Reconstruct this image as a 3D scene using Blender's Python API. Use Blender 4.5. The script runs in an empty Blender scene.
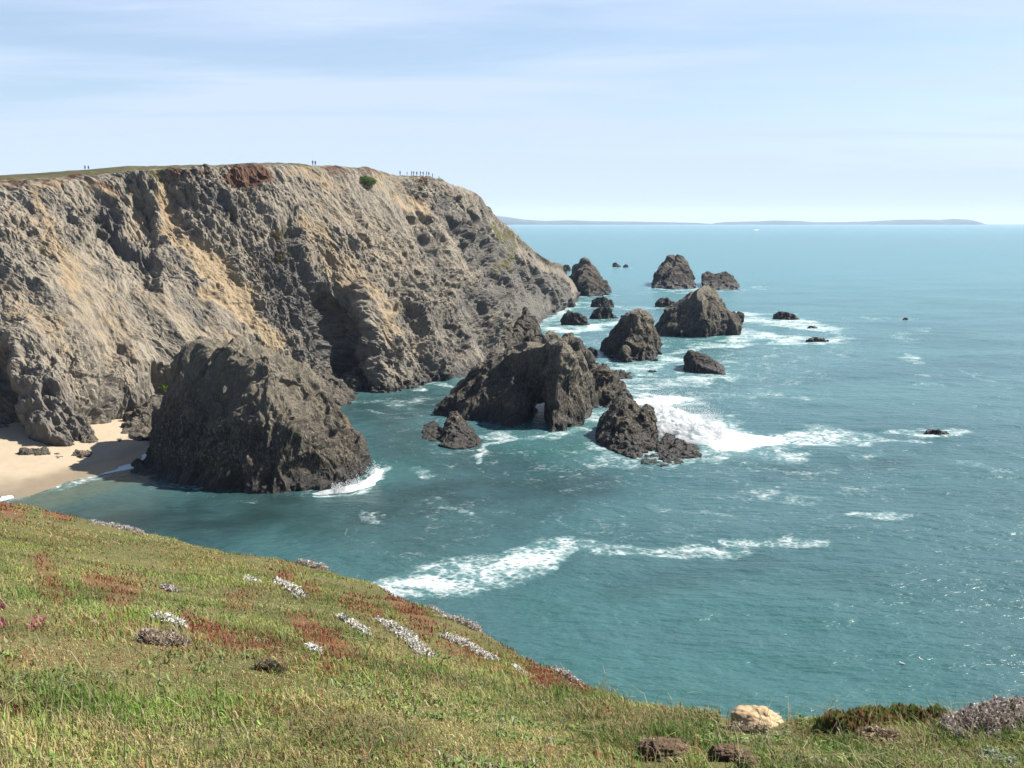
import bpy, bmesh, math, random
import numpy as np
random.seed(7)
rng = np.random.default_rng(11)
sc = bpy.context.scene
COL = sc.collection

# ------------------------------------------------------------------ camera geometry
F = 996.0                       # focal length in pixels of the 1024 wide frame
H = 45.0                        # eye height above the sea
TH = math.atan((384 - 221.3) / F)
CT, ST = math.cos(TH), math.sin(TH)

def ray(px, py):
    a = (np.asarray(px, float) - 512) / F
    b = (384 - np.asarray(py, float)) / F
    return a, CT + b * ST, -ST + b * CT

def at(px, py, D):              # world point seen at px,py at ground depth D
    x, y, z = ray(px, py)
    s = D / y
    return np.array([x * s, y * s, H + z * s])

def sea(px, py):                # world point on the sea level seen at px,py
    x, y, z = ray(px, py)
    s = -H / z
    return np.array([x * s, y * s, 0.0 * s])

def proj(V):
    z = V[:, 2] - H
    dep = np.maximum(V[:, 1] * CT - z * ST, 0.05)
    up = V[:, 1] * ST + z * CT
    return 512 + F * V[:, 0] / dep, 384 - F * up / dep

# ------------------------------------------------------------------ noise in numpy
def _h(ix, iy, iz, s):
    h = (ix * np.uint32(374761393) + iy * np.uint32(668265263) + iz * np.uint32(2147483647 - 1012345)
         + np.uint32((s * 1274126177) & 0xffffffff))
    h = (h ^ (h >> np.uint32(13))) * np.uint32(1274126177)
    h = (h ^ (h >> np.uint32(16))) * np.uint32(2246822519)
    h = h ^ (h >> np.uint32(13))
    return h.astype(np.float32) * np.float32(1 / 4294967296.0)

def vnoise(P, s=0):
    fl = np.floor(P)
    f = (P - fl).astype(np.float32)
    i = fl.astype(np.int64).astype(np.uint32)
    u = f * f * f * (f * (f * 6 - 15) + 10)
    one = np.uint32(1)
    x0, y0, z0 = i[:, 0], i[:, 1], i[:, 2]
    x1, y1, z1 = x0 + one, y0 + one, z0 + one
    ux, uy, uz = u[:, 0], u[:, 1], u[:, 2]
    def lx(y, z):
        a = _h(x0, y, z, s); b = _h(x1, y, z, s)
        return a + (b - a) * ux
    a = lx(y0, z0); a += (lx(y1, z0) - a) * uy
    b = lx(y0, z1); b += (lx(y1, z1) - b) * uy
    return a + (b - a) * uz

_R = np.array([[0.36, 0.48, -0.8], [-0.8, 0.6, 0.0], [0.48, 0.64, 0.6]])
def fbm(P, octv=4, s=0, gain=0.5, lac=2.07, ridge=False):
    P = np.asarray(P, float); out = 0; a = 1.0; tot = 0
    for k in range(octv):
        n = vnoise(P, s + k * 17)
        if ridge: n = 1 - np.abs(2 * n - 1) ** 0.8
        out = out + a * n; tot += a
        a *= gain; P = P @ _R.T * lac + 3.7
    return out / tot

def worley(P, s=0):
    fl = np.floor(P); f = (P - fl).astype(np.float32)
    i = fl.astype(np.int64).astype(np.uint32)
    n = len(P)
    F1 = np.full(n, 9, np.float32); F2 = np.full(n, 9, np.float32); ID = np.zeros(n, np.float32)
    for dx in (-1, 0, 1):
        for dy in (-1, 0, 1):
            for dz in (-1, 0, 1):
                cx = i[:, 0] + np.uint32(dx & 0xffffffff); cy = i[:, 1] + np.uint32(dy & 0xffffffff); cz = i[:, 2] + np.uint32(dz & 0xffffffff)
                r = (dx + _h(cx, cy, cz, s) - f[:, 0]) ** 2 + (dy + _h(cx, cy, cz, s + 1) - f[:, 1]) ** 2 + (dz + _h(cx, cy, cz, s + 2) - f[:, 2]) ** 2
                m = r < F1
                F2 = np.where(m, F1, np.minimum(F2, r))
                ID = np.where(m, _h(cx, cy, cz, s + 3), ID)
                F1 = np.where(m, r, F1)
    return np.sqrt(F1), np.sqrt(F2), ID

def sstep(a, b, x):
    t = np.clip((x - a) / (b - a), 0, 1)
    return t * t * (3 - 2 * t)

def strokes(px, py, lst, flat=1.0):
    """soft mask of brush strokes; each stroke = (strength, [(px,py,halfwidth)...])"""
    out = np.zeros(len(px), np.float32)
    for st, pts in lst:
        if len(pts) == 1: pts = [pts[0], (pts[0][0] + .5, pts[0][1], pts[0][2])]
        xs = [p[0] for p in pts]; ys = [p[1] for p in pts]; wm = max(p[2] for p in pts) * max(1, flat) * 1.8
        sel = np.nonzero((px > min(xs) - wm) & (px < max(xs) + wm) & (py > min(ys) - wm) & (py < max(ys) + wm))[0]
        if not len(sel): continue
        X, Y = px[sel], py[sel]
        best = np.zeros(len(sel), np.float32)
        for (ax, ay, aw), (bx, by, bw) in zip(pts[:-1], pts[1:]):
            # metric: x squeezed by `flat`
            dx, dy = (bx - ax) / flat, by - ay
            L = dx * dx + dy * dy + 1e-6
            t = np.clip(((X - ax) / flat * dx + (Y - ay) * dy) / L, 0, 1)
            d = np.hypot((X - ax) / flat - t * dx, Y - ay - t * dy) / (aw + (bw - aw) * t)
            best = np.maximum(best, 1 - sstep(0.3, 1.6, d))
        out[sel] = np.maximum(out[sel], best * st)
    return out

# ------------------------------------------------------------------ mesh helpers
def make_mesh(name, V, faces, attrs=None, colors=None, smooth=False, mats=(), matidx=None, vecs=None):
    me = bpy.data.meshes.new(name)
    if not isinstance(faces, (list, tuple)): faces = [faces]
    faces = [np.asarray(f, np.int32) for f in faces if len(f)]
    nl = sum(f.size for f in faces); nf = sum(len(f) for f in faces)
    me.vertices.add(len(V)); me.vertices.foreach_set('co', np.ascontiguousarray(V, np.float32).ravel())
    me.loops.add(nl); me.polygons.add(nf)
    me.loops.foreach_set('vertex_index', np.concatenate([f.ravel() for f in faces]))
    tot = np.concatenate([np.full(len(f), f.shape[1], np.int32) for f in faces])
    st = np.concatenate([[0], np.cumsum(tot)[:-1]]).astype(np.int32)
    me.polygons.foreach_set('loop_start', st)
    try: me.polygons.foreach_set('loop_total', tot)
    except Exception: pass
    me.polygons.foreach_set('use_smooth', np.full(nf, smooth, bool))
    for m in mats: me.materials.append(m)
    if matidx is not None: me.polygons.foreach_set('material_index', np.asarray(matidx, np.int32))
    for k, a in (attrs or {}).items():
        at_ = me.attributes.new(k, 'FLOAT', 'POINT'); at_.data.foreach_set('value', np.ascontiguousarray(a, np.float32))
    if colors is not None:
        ca = me.attributes.new('Col', 'FLOAT_COLOR', 'POINT')
        c4 = np.ones((len(V), 4), np.float32); c4[:, :3] = colors
        ca.data.foreach_set('color', c4.ravel())
    if vecs is not None:
        va = me.attributes.new('flow', 'FLOAT_VECTOR', 'POINT'); va.data.foreach_set('vector', np.ascontiguousarray(vecs, np.float32).ravel())
    me.update(calc_edges=True); me.validate()
    return me

def link(name, me, parent=None, loc=None):
    o = bpy.data.objects.new(name, me); COL.objects.link(o)
    if loc is not None: o.location = loc
    if parent: o.parent = parent
    return o

def tag(o, label=None, cat=None, group=None, kind=None):
    if label: o['label'] = label
    if cat: o['category'] = cat
    if group: o['group'] = group
    if kind: o['kind'] = kind
    return o

def grid_faces(nr, nc):
    a = np.arange(nr * nc).reshape(nr, nc)
    return np.stack([a[:-1, :-1], a[:-1, 1:], a[1:, 1:], a[1:, :-1]], -1).reshape(-1, 4)

def recenter(V):
    c = np.array([V[:, 0].mean(), V[:, 1].mean(), V[:, 2].min()])
    return V - c, c

# ------------------------------------------------------------------ node helpers
class NT:
    def __init__(s, name):
        s.m = bpy.data.materials.new(name); s.m.use_nodes = True
        s.t = s.m.node_tree; s.n = s.t.nodes; s.n.clear()
        s.out = s.n.new('ShaderNodeOutputMaterial')
        s.bsdf = s.n.new('ShaderNodeBsdfPrincipled'); s.l(s.bsdf.outputs[0], s.out.inputs[0])
        s.geo = s.n.new('ShaderNodeNewGeometry'); s.pos = s.geo.outputs['Position']
    def l(s, a, b): s.t.links.new(a, b)
    def put(s, v, inp):
        if hasattr(v, 'is_linked'): s.l(v, inp)
        elif isinstance(v, (tuple, list)) and inp.type == 'RGBA' and len(v) == 3: inp.default_value = (*v, 1)
        else: inp.default_value = v
    def math(s, op, a, b=0.0, c=None, clamp=False):
        n = s.n.new('ShaderNodeMath'); n.operation = op; n.use_clamp = clamp
        s.put(a, n.inputs[0]); s.put(b, n.inputs[1])
        if c is not None: s.put(c, n.inputs[2])
        return n.outputs[0]
    def mapr(s, v, a, b, c=0.0, d=1.0, smooth=True):
        n = s.n.new('ShaderNodeMapRange'); n.interpolation_type = 'SMOOTHSTEP' if smooth else 'LINEAR'
        s.put(v, n.inputs['Value']); s.put(a, n.inputs['From Min']); s.put(b, n.inputs['From Max'])
        s.put(c, n.inputs['To Min']); s.put(d, n.inputs['To Max'])
        return n.outputs['Result']
    def mix(s, f, a, b, mode='MIX'):
        n = s.n.new('ShaderNodeMix'); n.data_type = 'RGBA'; n.blend_type = mode
        s.put(f, n.inputs['Factor'])
        s.put(a, [i for i in n.inputs if i.name == 'A' and i.type == 'RGBA'][0])
        s.put(b, [i for i in n.inputs if i.name == 'B' and i.type == 'RGBA'][0])
        return [o for o in n.outputs if o.type == 'RGBA'][0]
    def mapping(s, vec, scale=(1, 1, 1), rot=(0, 0, 0), loc=(0, 0, 0)):
        n = s.n.new('ShaderNodeMapping'); s.l(vec, n.inputs[0])
        n.inputs['Scale'].default_value = scale; n.inputs['Rotation'].default_value = rot; n.inputs['Location'].default_value = loc
        return n.outputs[0]
    def noise(s, vec, scale, detail=5, rough=0.6, dist=0.0, typ='FBM'):
        n = s.n.new('ShaderNodeTexNoise'); s.l(vec, n.inputs['Vector'])
        n.noise_type = typ
        n.inputs['Scale'].default_value = scale; n.inputs['Detail'].default_value = detail
        n.inputs['Roughness'].default_value = rough; n.inputs['Distortion'].default_value = dist
        return n.outputs['Fac']
    def voro(s, vec, scale, feature='F1', out='Distance'):
        n = s.n.new('ShaderNodeTexVoronoi'); n.feature = feature; s.l(vec, n.inputs['Vector'])
        n.inputs['Scale'].default_value = scale
        return n.outputs[out]
    def attr(s, name, out='Fac'):
        n = s.n.new('ShaderNodeAttribute'); n.attribute_name = name
        return n.outputs[out]
    def sep(s, vec):
        n = s.n.new('ShaderNodeSeparateXYZ'); s.l(vec, n.inputs[0]); return n.outputs
    def bump(s, h, strength=0.5, dist=0.1, normal=None):
        n = s.n.new('ShaderNodeBump'); s.put(h, n.inputs['Height'])
        n.inputs['Strength'].default_value = strength; n.inputs['Distance'].default_value = dist
        if normal is not None: s.l(normal, n.inputs['Normal'])
        return n.outputs[0]
    def base(s, col, rough=0.9, spec=0.3):
        s.put(col, s.bsdf.inputs['Base Color']); s.put(rough, s.bsdf.inputs['Roughness'])
        s.bsdf.inputs['Specular IOR Level'].default_value = spec
        return s.m

def rock_material(name, dark, mid, light, wet_top=2.2, extra=False, fine=1.0, rust=0.3):
    t = NT(name)
    big = t.noise(t.pos, 0.07 * fine, 4, 0.55)
    st = t.mapping(t.pos, (1, 1, 0.45), (0.5, 0.55, 0.3))
    md = t.noise(st, 0.33 * fine, 6, 0.68, 0.4)
    sm = t.noise(st, 1.9 * fine, 6, 0.72, 0.2)
    c = t.mix(t.mapr(md, 0.36, 0.62), dark, mid)
    c = t.mix(t.math('MULTIPLY', t.mapr(sm, 0.48, 0.68), 0.75), c, light)
    c = t.mix(t.mapr(big, 0.35, 0.7, 0.0, 0.5), c, mid)
    # lichen and rust toned stains
    stn = t.noise(t.mapping(t.pos, (1, 1, 0.6), (0.2, 0.5, 0), (31, 7, 2)), 0.21 * fine, 5, 0.65)
    c = t.mix(t.mapr(stn, 0.55, 0.72, 0.0, rust), c, (light[0] * 1.05, light[1] * 0.86, light[2] * 0.62))
    # thin dark joints
    jn = t.noise(t.mapping(t.pos, (1, 1, 0.3), (0.6, 0.5, 0.2)), 0.6 * fine, 4, 0.6, 0.8)
    jt = t.mapr(t.math('ABSOLUTE', t.math('SUBTRACT', jn, 0.5)), 0.0, 0.03, 0.75, 0.0)
    c = t.mix(jt, c, (dark[0] * .45, dark[1] * .45, dark[2] * .45))
    if extra:
        fl = t.attr('flow', 'Vector')
        s1 = t.noise(t.mapping(fl, (1.1, .16, 1.1)), 1.0, 6, .7, .3)
        s2 = t.noise(t.mapping(fl, (.35, .05, .35)), 1.0, 5, .65, .3)
        c = t.mix(t.mapr(s1, .42, .66, 0, .45), c, light)
        c = t.mix(t.mapr(s1, .5, .32, 0, .6), c, dark)
        c = t.mix(t.mapr(s2, .46, .64, 0, .65), c, (0.215, 0.185, 0.14))
        ta = t.attr('talus'); tn = t.noise(t.pos, 0.5, 6, 0.7)
        tf = t.mapr(t.math('ADD', ta, t.math('MULTIPLY', t.math('SUBTRACT', tn, 0.5), 1.9)), 0.2, .85)
        tf = t.math('MULTIPLY', tf, t.mapr(ta, 0.0, 0.25))
        tc = t.mix(t.noise(t.pos, 1.2, 5, 0.7), (0.16, 0.12, 0.07), (0.285, 0.212, 0.125))
        c = t.mix(t.math('MULTIPLY', tf, 0.85), c, tc)
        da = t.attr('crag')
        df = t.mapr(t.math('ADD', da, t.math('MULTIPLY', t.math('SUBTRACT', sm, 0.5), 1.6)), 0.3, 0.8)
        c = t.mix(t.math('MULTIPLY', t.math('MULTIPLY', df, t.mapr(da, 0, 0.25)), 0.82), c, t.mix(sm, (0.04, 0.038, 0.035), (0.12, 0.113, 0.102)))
        va = t.attr('veg')
        vf = t.mapr(t.math('ADD', va, t.math('MULTIPLY', t.math('SUBTRACT', tn, 0.5), 1.2)), 0.3, 0.6)
        vf = t.math('MULTIPLY', vf, t.mapr(va, 0.0, 0.2))
        c = t.mix(vf, c, t.mix(sm, (0.04, 0.04, 0.016), (0.11, 0.095, 0.042)))
        ra = t.attr('red')
        rf = t.mapr(t.math('ADD', ra, t.math('MULTIPLY', t.math('SUBTRACT', tn, 0.5), 2.0)), 0.3, 0.8)
        rf = t.math('MULTIPLY', rf, t.mapr(ra, 0.0, 0.2))
        c = t.mix(rf, c, t.mix(sm, (0.05, 0.026, 0.016), (0.105, 0.055, 0.032)))
    # wet, weed covered foot
    z = t.sep(t.pos)[2]
    wn = t.noise(t.pos, 0.5, 4, 0.6)
    wf = t.mapr(t.math('ADD', z, t.math('MULTIPLY', t.math('SUBTRACT', wn, 0.5), 3.0)), wet_top * 0.5, wet_top * 1.3, 1.0, 0.0)
    c = t.mix(t.math('MULTIPLY', wf, 0.88), c, (0.022, 0.019, 0.015))
    t.base(c, t.math('SUBTRACT', 0.92, t.math('MULTIPLY', wf, 0.4)), 0.25)
    if not extra:
        dry = t.mapr(t.math('ADD', z, t.math('MULTIPLY', t.math('SUBTRACT', md, .5), 14.0)), 7.0, 18.0, 0, .30)
        c = t.mix(dry, c, light); t.put(c, t.bsdf.inputs['Base Color'])
    b = t.bump(t.math('ADD', t.noise(st, 3.4 * fine, 6, 0.72), t.math('MULTIPLY', md, 1.4)), (0.6 if extra else 0.75), 0.55 / fine)
    t.l(b, t.bsdf.inputs['Normal'])
    return t.m

M_CLIFF = rock_material('cliff_rock', (0.060, 0.053, 0.044), (0.142, 0.123, 0.096), (0.275, 0.241, 0.186), 2.6, True, 1.3)
M_STACK = rock_material('stack_rock', (0.023, 0.020, 0.015), (0.056, 0.048, 0.036), (0.255, 0.221, 0.165), 3.0, False, 1.5, 0.25)
M_FAR = rock_material('far_stack_rock', (0.02, 0.017, 0.013), (0.043, 0.036, 0.027), (0.15, 0.125, 0.094), 4.0, False, 0.8, 0.25)
M_LOW = rock_material('low_reef_rock', (0.022, 0.02, 0.017), (0.037, 0.032, 0.027), (0.08, 0.07, 0.056), 2.6, False, 1.3, 0.1)
M_FOOT = rock_material('foot_rock', (0.045, 0.04, 0.033), (0.095, 0.082, 0.063), (0.20, 0.172, 0.132), 0.9, False, 1.4, 0.3)

# ------------------------------------------------------------------ the headland across the bay
def catmull(C, u):
    C = np.asarray(C, float); n = len(C)
    i = np.clip(np.floor(u).astype(int), 0, n - 2); t = (u - i)[:, None]
    p0 = C[np.maximum(i - 1, 0)]; p1 = C[i]; p2 = C[i + 1]; p3 = C[np.minimum(i + 2, n - 1)]
    m1 = (p2 - p0) * 0.42; m2 = (p3 - p1) * 0.42
    return (2 * t**3 - 3 * t**2 + 1) * p1 + (t**3 - 2 * t**2 + t) * m1 + (-2 * t**3 + 3 * t**2) * p2 + (t**3 - t**2) * m2

# rim px,py,depth | base px,py | skyline lift px, far back height
COLS = [(-420, 192, 235, -300, 505, 1.1, 60), (-250, 190, 246, -190, 485, 1.1, 60), (-130, 187, 255, -85, 466, 1.1, 60),
        (-60, 184, 262, -18, 446, 1.1, 60), (0, 181, 266, 32, 453, 1.1, 60), (50, 179, 270, 84, 447, 1.1, 60),
        (100, 176, 276, 118, 432, 1.1, 60), (140, 171, 280, 165, 424, 1.6, 60), (165, 168.5, 283, 232, 414, 1.5, 61),
        (220, 166.5, 290, 292, 402, 1.2, 61), (260, 166, 300, 326, 396, 1.2, 61), (297, 164.5, 308, 346, 387, 1.0, 61),
        (330, 167, 318, 378, 391, 1.6, 61), (370, 169, 335, 432, 383, 2.0, 62), (400, 176, 355, 470, 374, 1.5, 62),
        (434, 178, 375, 504, 361, 1.2, 50), (453, 185, 395, 527, 340, .4, 25), (471, 193, 420, 537, 326, .2, 10), (490, 214, 450, 546, 318, 0, 5),
        (510, 233, 480, 556, 313, 0, 0), (528, 250, 505, 567, 307.5, 0, -3), (545, 262, 520, 576, 302.5, 0, -4),
        (558, 266, 545, 579, 297, 0, -4), (563, 278, 590, 573, 290, 0, -4), (540, 281, 640, 548, 284, 0, -4)]
NU, NV = 1150, 430
rim = np.array([at(c[0], c[1], c[2]) for c in COLS])
bas = np.array([sea(c[3], c[4]) for c in COLS])
lift = np.array([[c[5], c[6]] for c in COLS], float)
uu = np.linspace(0, len(COLS) - 1, NU)
RIM, BAS, LIFT = catmull(rim, uu), catmull(bas, uu), catmull(lift, uu)
back = np.array([-0.85, 0.52, 0.0])
SKY = RIM + back * 14.0
SKY[:, 2] = H + (RIM[:, 2] - H) * SKY[:, 1] / RIM[:, 1] + LIFT[:, 0] / F * SKY[:, 1]
FARB = SKY + back * 150.0; FARB[:, 2] = np.minimum(LIFT[:, 1], SKY[:, 2] - 2)
rows, vv = [], []
for k in np.linspace(0, 1, 12)[:-1]: rows.append(FARB + (SKY - FARB) * k); vv.append(-1.0)
for k in np.linspace(0, 1, 16)[:-1]: rows.append(SKY + (RIM - SKY) * k); vv.append(-0.5 * (1 - k))
for v in np.linspace(0, 1.09, NV):
    P = RIM + (BAS - RIM) * v
    bul = math.sin(math.pi * min(v, 1)) * 2.0 + 2.2 * math.exp(-((v - 0.06) / 0.06) ** 2)
    P = P + np.array([0.45, -0.3, 0.75]) * bul * sstep(0, 0.02, np.array([v]))[0]
    rows.append(P); vv.append(v)
G = np.array(rows); VV = np.repeat(np.array(vv), NU)
NR = len(rows)
du = np.gradient(G, axis=1); dv = np.gradient(G, axis=0)
N = np.cross(dv, du).reshape(-1, 3); N /= np.linalg.norm(N, axis=1)[:, None] + 1e-9
if N[NR // 2 * NU + NU // 3] @ np.array([0.8, -0.5, 0.5]) < 0: N = -N
V = G.reshape(-1, 3).copy()
px, py = proj(V)
HOLE = [(-4, [(318, 285, 6), (332, 320, 10), (342, 350, 14), (350, 385, 14)]), (-4, [(345, 362, 10), (352, 388, 11)]), (-5, [(322, 300, 8), (338, 330, 12)]), (-8, [(3, 372, 13), (6, 400, 13), (8, 430, 9)]),
        (-6, [(455, 205, 7), (475, 240, 9), (492, 268, 9), (508, 295, 6)]), (-4, [(520, 262, 5), (535, 285, 6)]), (-3.5, [(420, 215, 6), (436, 250, 9), (446, 285, 8)]),
        (-2.5, [(158, 170, 6), (163, 200, 8), (182, 236, 10), (215, 270, 12), (255, 315, 12)]),
        (-3, [(135, 205, 8), (152, 235, 8)]), (-2.5, [(100, 220, 6), (130, 250, 9), (150, 275, 8)]),
        (-5, [(162, 372, 9), (172, 388, 10)]), (-3, [(282, 240, 8), (300, 280, 10), (315, 310, 9)]),
        (-3, [(505, 320, 5), (512, 340, 5)]), (-3, [(455, 330, 6), (460, 350, 6)])]
BUMP = [(4.5, [(30, 350, 18), (45, 400, 26), (60, 440, 24)]), (4.0, [(362, 300, 14), (385, 345, 20), (395, 380, 22)]),
        (3.0, [(420, 300, 12), (432, 340, 14), (440, 372, 12)]), (2.5, [(255, 190, 10), (275, 215, 12)]),
        (2.5, [(140, 360, 16), (125, 400, 16)]), (3.0, [(205, 190, 18), (225, 210, 14)]), (3, [(480, 300, 9), (490, 330, 9)]),
        (3, [(545, 285, 7), (562, 300, 8)])]
wv = V / 7
px = px + (fbm(wv, 4, 111) - .5) * 34; py = py + (fbm(wv, 4, 112) - .5) * 34
disp = np.zeros(len(V), np.float32)
for st, pts in HOLE: disp += .8 * st * strokes(px, py, [(1, pts)])
for st, pts in BUMP: disp += st * strokes(px, py, [(1, pts)])
TAL = [(1, [(156, 174, 5), (162, 200, 6), (180, 238, 10), (215, 272, 16), (250, 312, 15), (276, 342, 10)]),
       (.75, [(36, 186, 8), (48, 225, 9), (62, 255, 14), (72, 290, 9)]), (1, [(85, 184, 5), (108, 191, 5)]), (.7, [(0, 185, 4), (60, 187, 4)]),
       (.6, [(300, 215, 10), (345, 265, 18), (375, 305, 18), (392, 335, 14)]), (.65, [(290, 172, 8), (335, 182, 8)]), (.75, [(402, 192, 6), (424, 206, 7)]),
       (.5, [(130, 190, 7), (140, 225, 7)]), (.5, [(10, 300, 20), (60, 330, 20)]), (.45, [(210, 330, 18), (240, 350, 14)]), (.45, [(380, 180, 14), (400, 190, 10)]), (.42, [(20, 215, 16), (60, 255, 22), (110, 320, 30), (130, 360, 24)]), (.4, [(150, 285, 16), (190, 330, 18)]), (.38, [(330, 205, 18), (400, 260, 20)])]
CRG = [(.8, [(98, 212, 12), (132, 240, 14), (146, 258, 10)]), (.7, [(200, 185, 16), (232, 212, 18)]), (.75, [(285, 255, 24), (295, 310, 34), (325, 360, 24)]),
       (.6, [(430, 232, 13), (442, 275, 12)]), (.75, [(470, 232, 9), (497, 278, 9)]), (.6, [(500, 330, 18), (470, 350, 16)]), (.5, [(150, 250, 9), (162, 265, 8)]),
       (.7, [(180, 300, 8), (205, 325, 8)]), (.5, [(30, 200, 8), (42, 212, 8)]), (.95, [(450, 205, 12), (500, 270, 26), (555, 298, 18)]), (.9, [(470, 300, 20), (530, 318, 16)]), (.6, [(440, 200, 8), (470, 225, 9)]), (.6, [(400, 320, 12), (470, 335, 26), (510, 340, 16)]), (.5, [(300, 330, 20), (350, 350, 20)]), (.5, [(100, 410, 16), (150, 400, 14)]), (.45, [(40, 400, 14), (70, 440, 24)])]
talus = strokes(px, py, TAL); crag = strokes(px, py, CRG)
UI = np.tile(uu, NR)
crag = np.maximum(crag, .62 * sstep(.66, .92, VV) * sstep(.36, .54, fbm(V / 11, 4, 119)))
inner = np.maximum(sstep(-0.03, 0.07, VV), .6 * sstep(14.5, 16.5, UI) * sstep(-.5, 0, VV))
farq = sstep(345, 470, V[:, 1])
rough = (1 - .62 * farq) * inner * (1 - 0.55 * np.clip(talus, 0, 1))
# fall-line aligned coordinates
e1 = np.array([0.52, 0.85, 0.0]); e2 = np.array([0.62, -0.38, -0.69]); e2 /= np.linalg.norm(e2)
e3 = np.cross(e1, e2)
Q = np.stack([V @ e1, V @ e2, V @ e3], 1)
wq = np.stack([fbm(V / 22, 3, 5), fbm(V / 22, 3, 6), fbm(V / 22, 3, 7)], 1) - 0.5
Q = Q + wq * 7
gul = fbm(Q * np.array([1 / 19, 1 / 60, 1 / 26]), 4, 21, 0.5, ridge=True) - 0.62
mid_ = .55 * (.56 - fbm(Q * np.array([1 / 4.2, 1 / 14, 1 / 5.0]) + 9.1, 5, 36, 0.58, ridge=True)) + .6 * fbm(Q * np.array([1 / 5.5, 1 / 22, 1 / 6.5]), 5, 31, 0.55, ridge=True) - 0.36
sml = (fbm(Q * np.array([1 / 1.5, 1 / 3.6, 1 / 1.7]), 4, 41, 0.62) - 0.5) * 1.5
Q2 = V @ np.array([[0.8, 0.2, 0.55], [-0.3, 0.95, 0.1], [-0.5, -0.25, 0.83]]).T + wq * 3
f1, f2, idb = worley(Q2 * np.array([1 / 3.4, 1 / 5.5, 1 / 5.0]), 51)
f1c, f2c, idc = worley(Q2 * np.array([1 / 1.3, 1 / 2.1, 1 / 1.8]), 61)
blk = (idb - 0.5) * sstep(0.0, 0.14, f2 - f1); blc = (idc - 0.5) * sstep(0, 0.16, f2c - f1c)
var = 0.55 + 0.9 * sstep(0.35, 0.65, fbm(V / 30, 3, 77)) + 0.5 * crag
disp = disp * inner + rough * (gul * 6.0 + var * (mid_ * 2.4 + sml * 1.25 + (1 - farq) * blk * 1.15 + blc * .4))
disp += (1 - inner) * (fbm(V / 4, 4, 91) - 0.5) * 1.3
V += N * disp[:, None]
veg = np.clip(.9 * sstep(-0.02, -0.14, VV) + .8 * sstep(.08, .0, np.abs(VV - .01)) * sstep(.46, .58, fbm(V / 7, 4, 95)) + strokes(px, py, [(.9, [(365, 180, 6)]), (.7, [(500, 228, 6), (512, 245, 7)]), (.6, [(508, 262, 9)]), (.6, [(275, 236, 5)]), (.55, [(282, 258, 6)]), (.35, [(360, 225, 12)]),
      (.45, [(230, 215, 6)]), (.4, [(470, 205, 6)]), (.4, [(320, 172, 5)])]), 0, 1)
red = .75 * sstep(.10, .0, np.abs(VV - .03)) * sstep(.52, .62, fbm(V / 9, 4, 97)) + strokes(px, py, [(1, [(236, 172, 7), (262, 180, 11)]), (.8, [(100, 183, 5), (112, 190, 3)]), (.55, [(330, 182, 5)]), (.55, [(410, 190, 4), (422, 198, 4)]), (.5, [(160, 208, 5)]), (.55, [(228, 238, 5)]), (.5, [(452, 188, 4)])])
veg *= (1 - np.clip(red, 0, 1))
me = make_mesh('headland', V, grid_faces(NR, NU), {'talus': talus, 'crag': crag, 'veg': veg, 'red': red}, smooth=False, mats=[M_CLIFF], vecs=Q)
tag(link('headland', me), kind='structure')
HEAD = V.reshape(NR, NU, 3); HPX = px.reshape(NR, NU)

# ------------------------------------------------------------------ rocks
def hull_into(bm, pts):
    b = bmesh.new()
    for p in pts: b.verts.new(p)
    r = bmesh.ops.convex_hull(b, input=b.verts)
    bmesh.ops.delete(b, geom=[g for g in set(r['geom_interior'] + r['geom_unused']) if isinstance(g, bmesh.types.BMVert)], context='VERTS')
    bmesh.ops.recalc_face_normals(b, faces=b.faces)
    mp = {v: bm.verts.new(v.co) for v in b.verts}
    for f in b.faces: bm.faces.new([mp[v] for v in f.verts])
    b.free()

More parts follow.
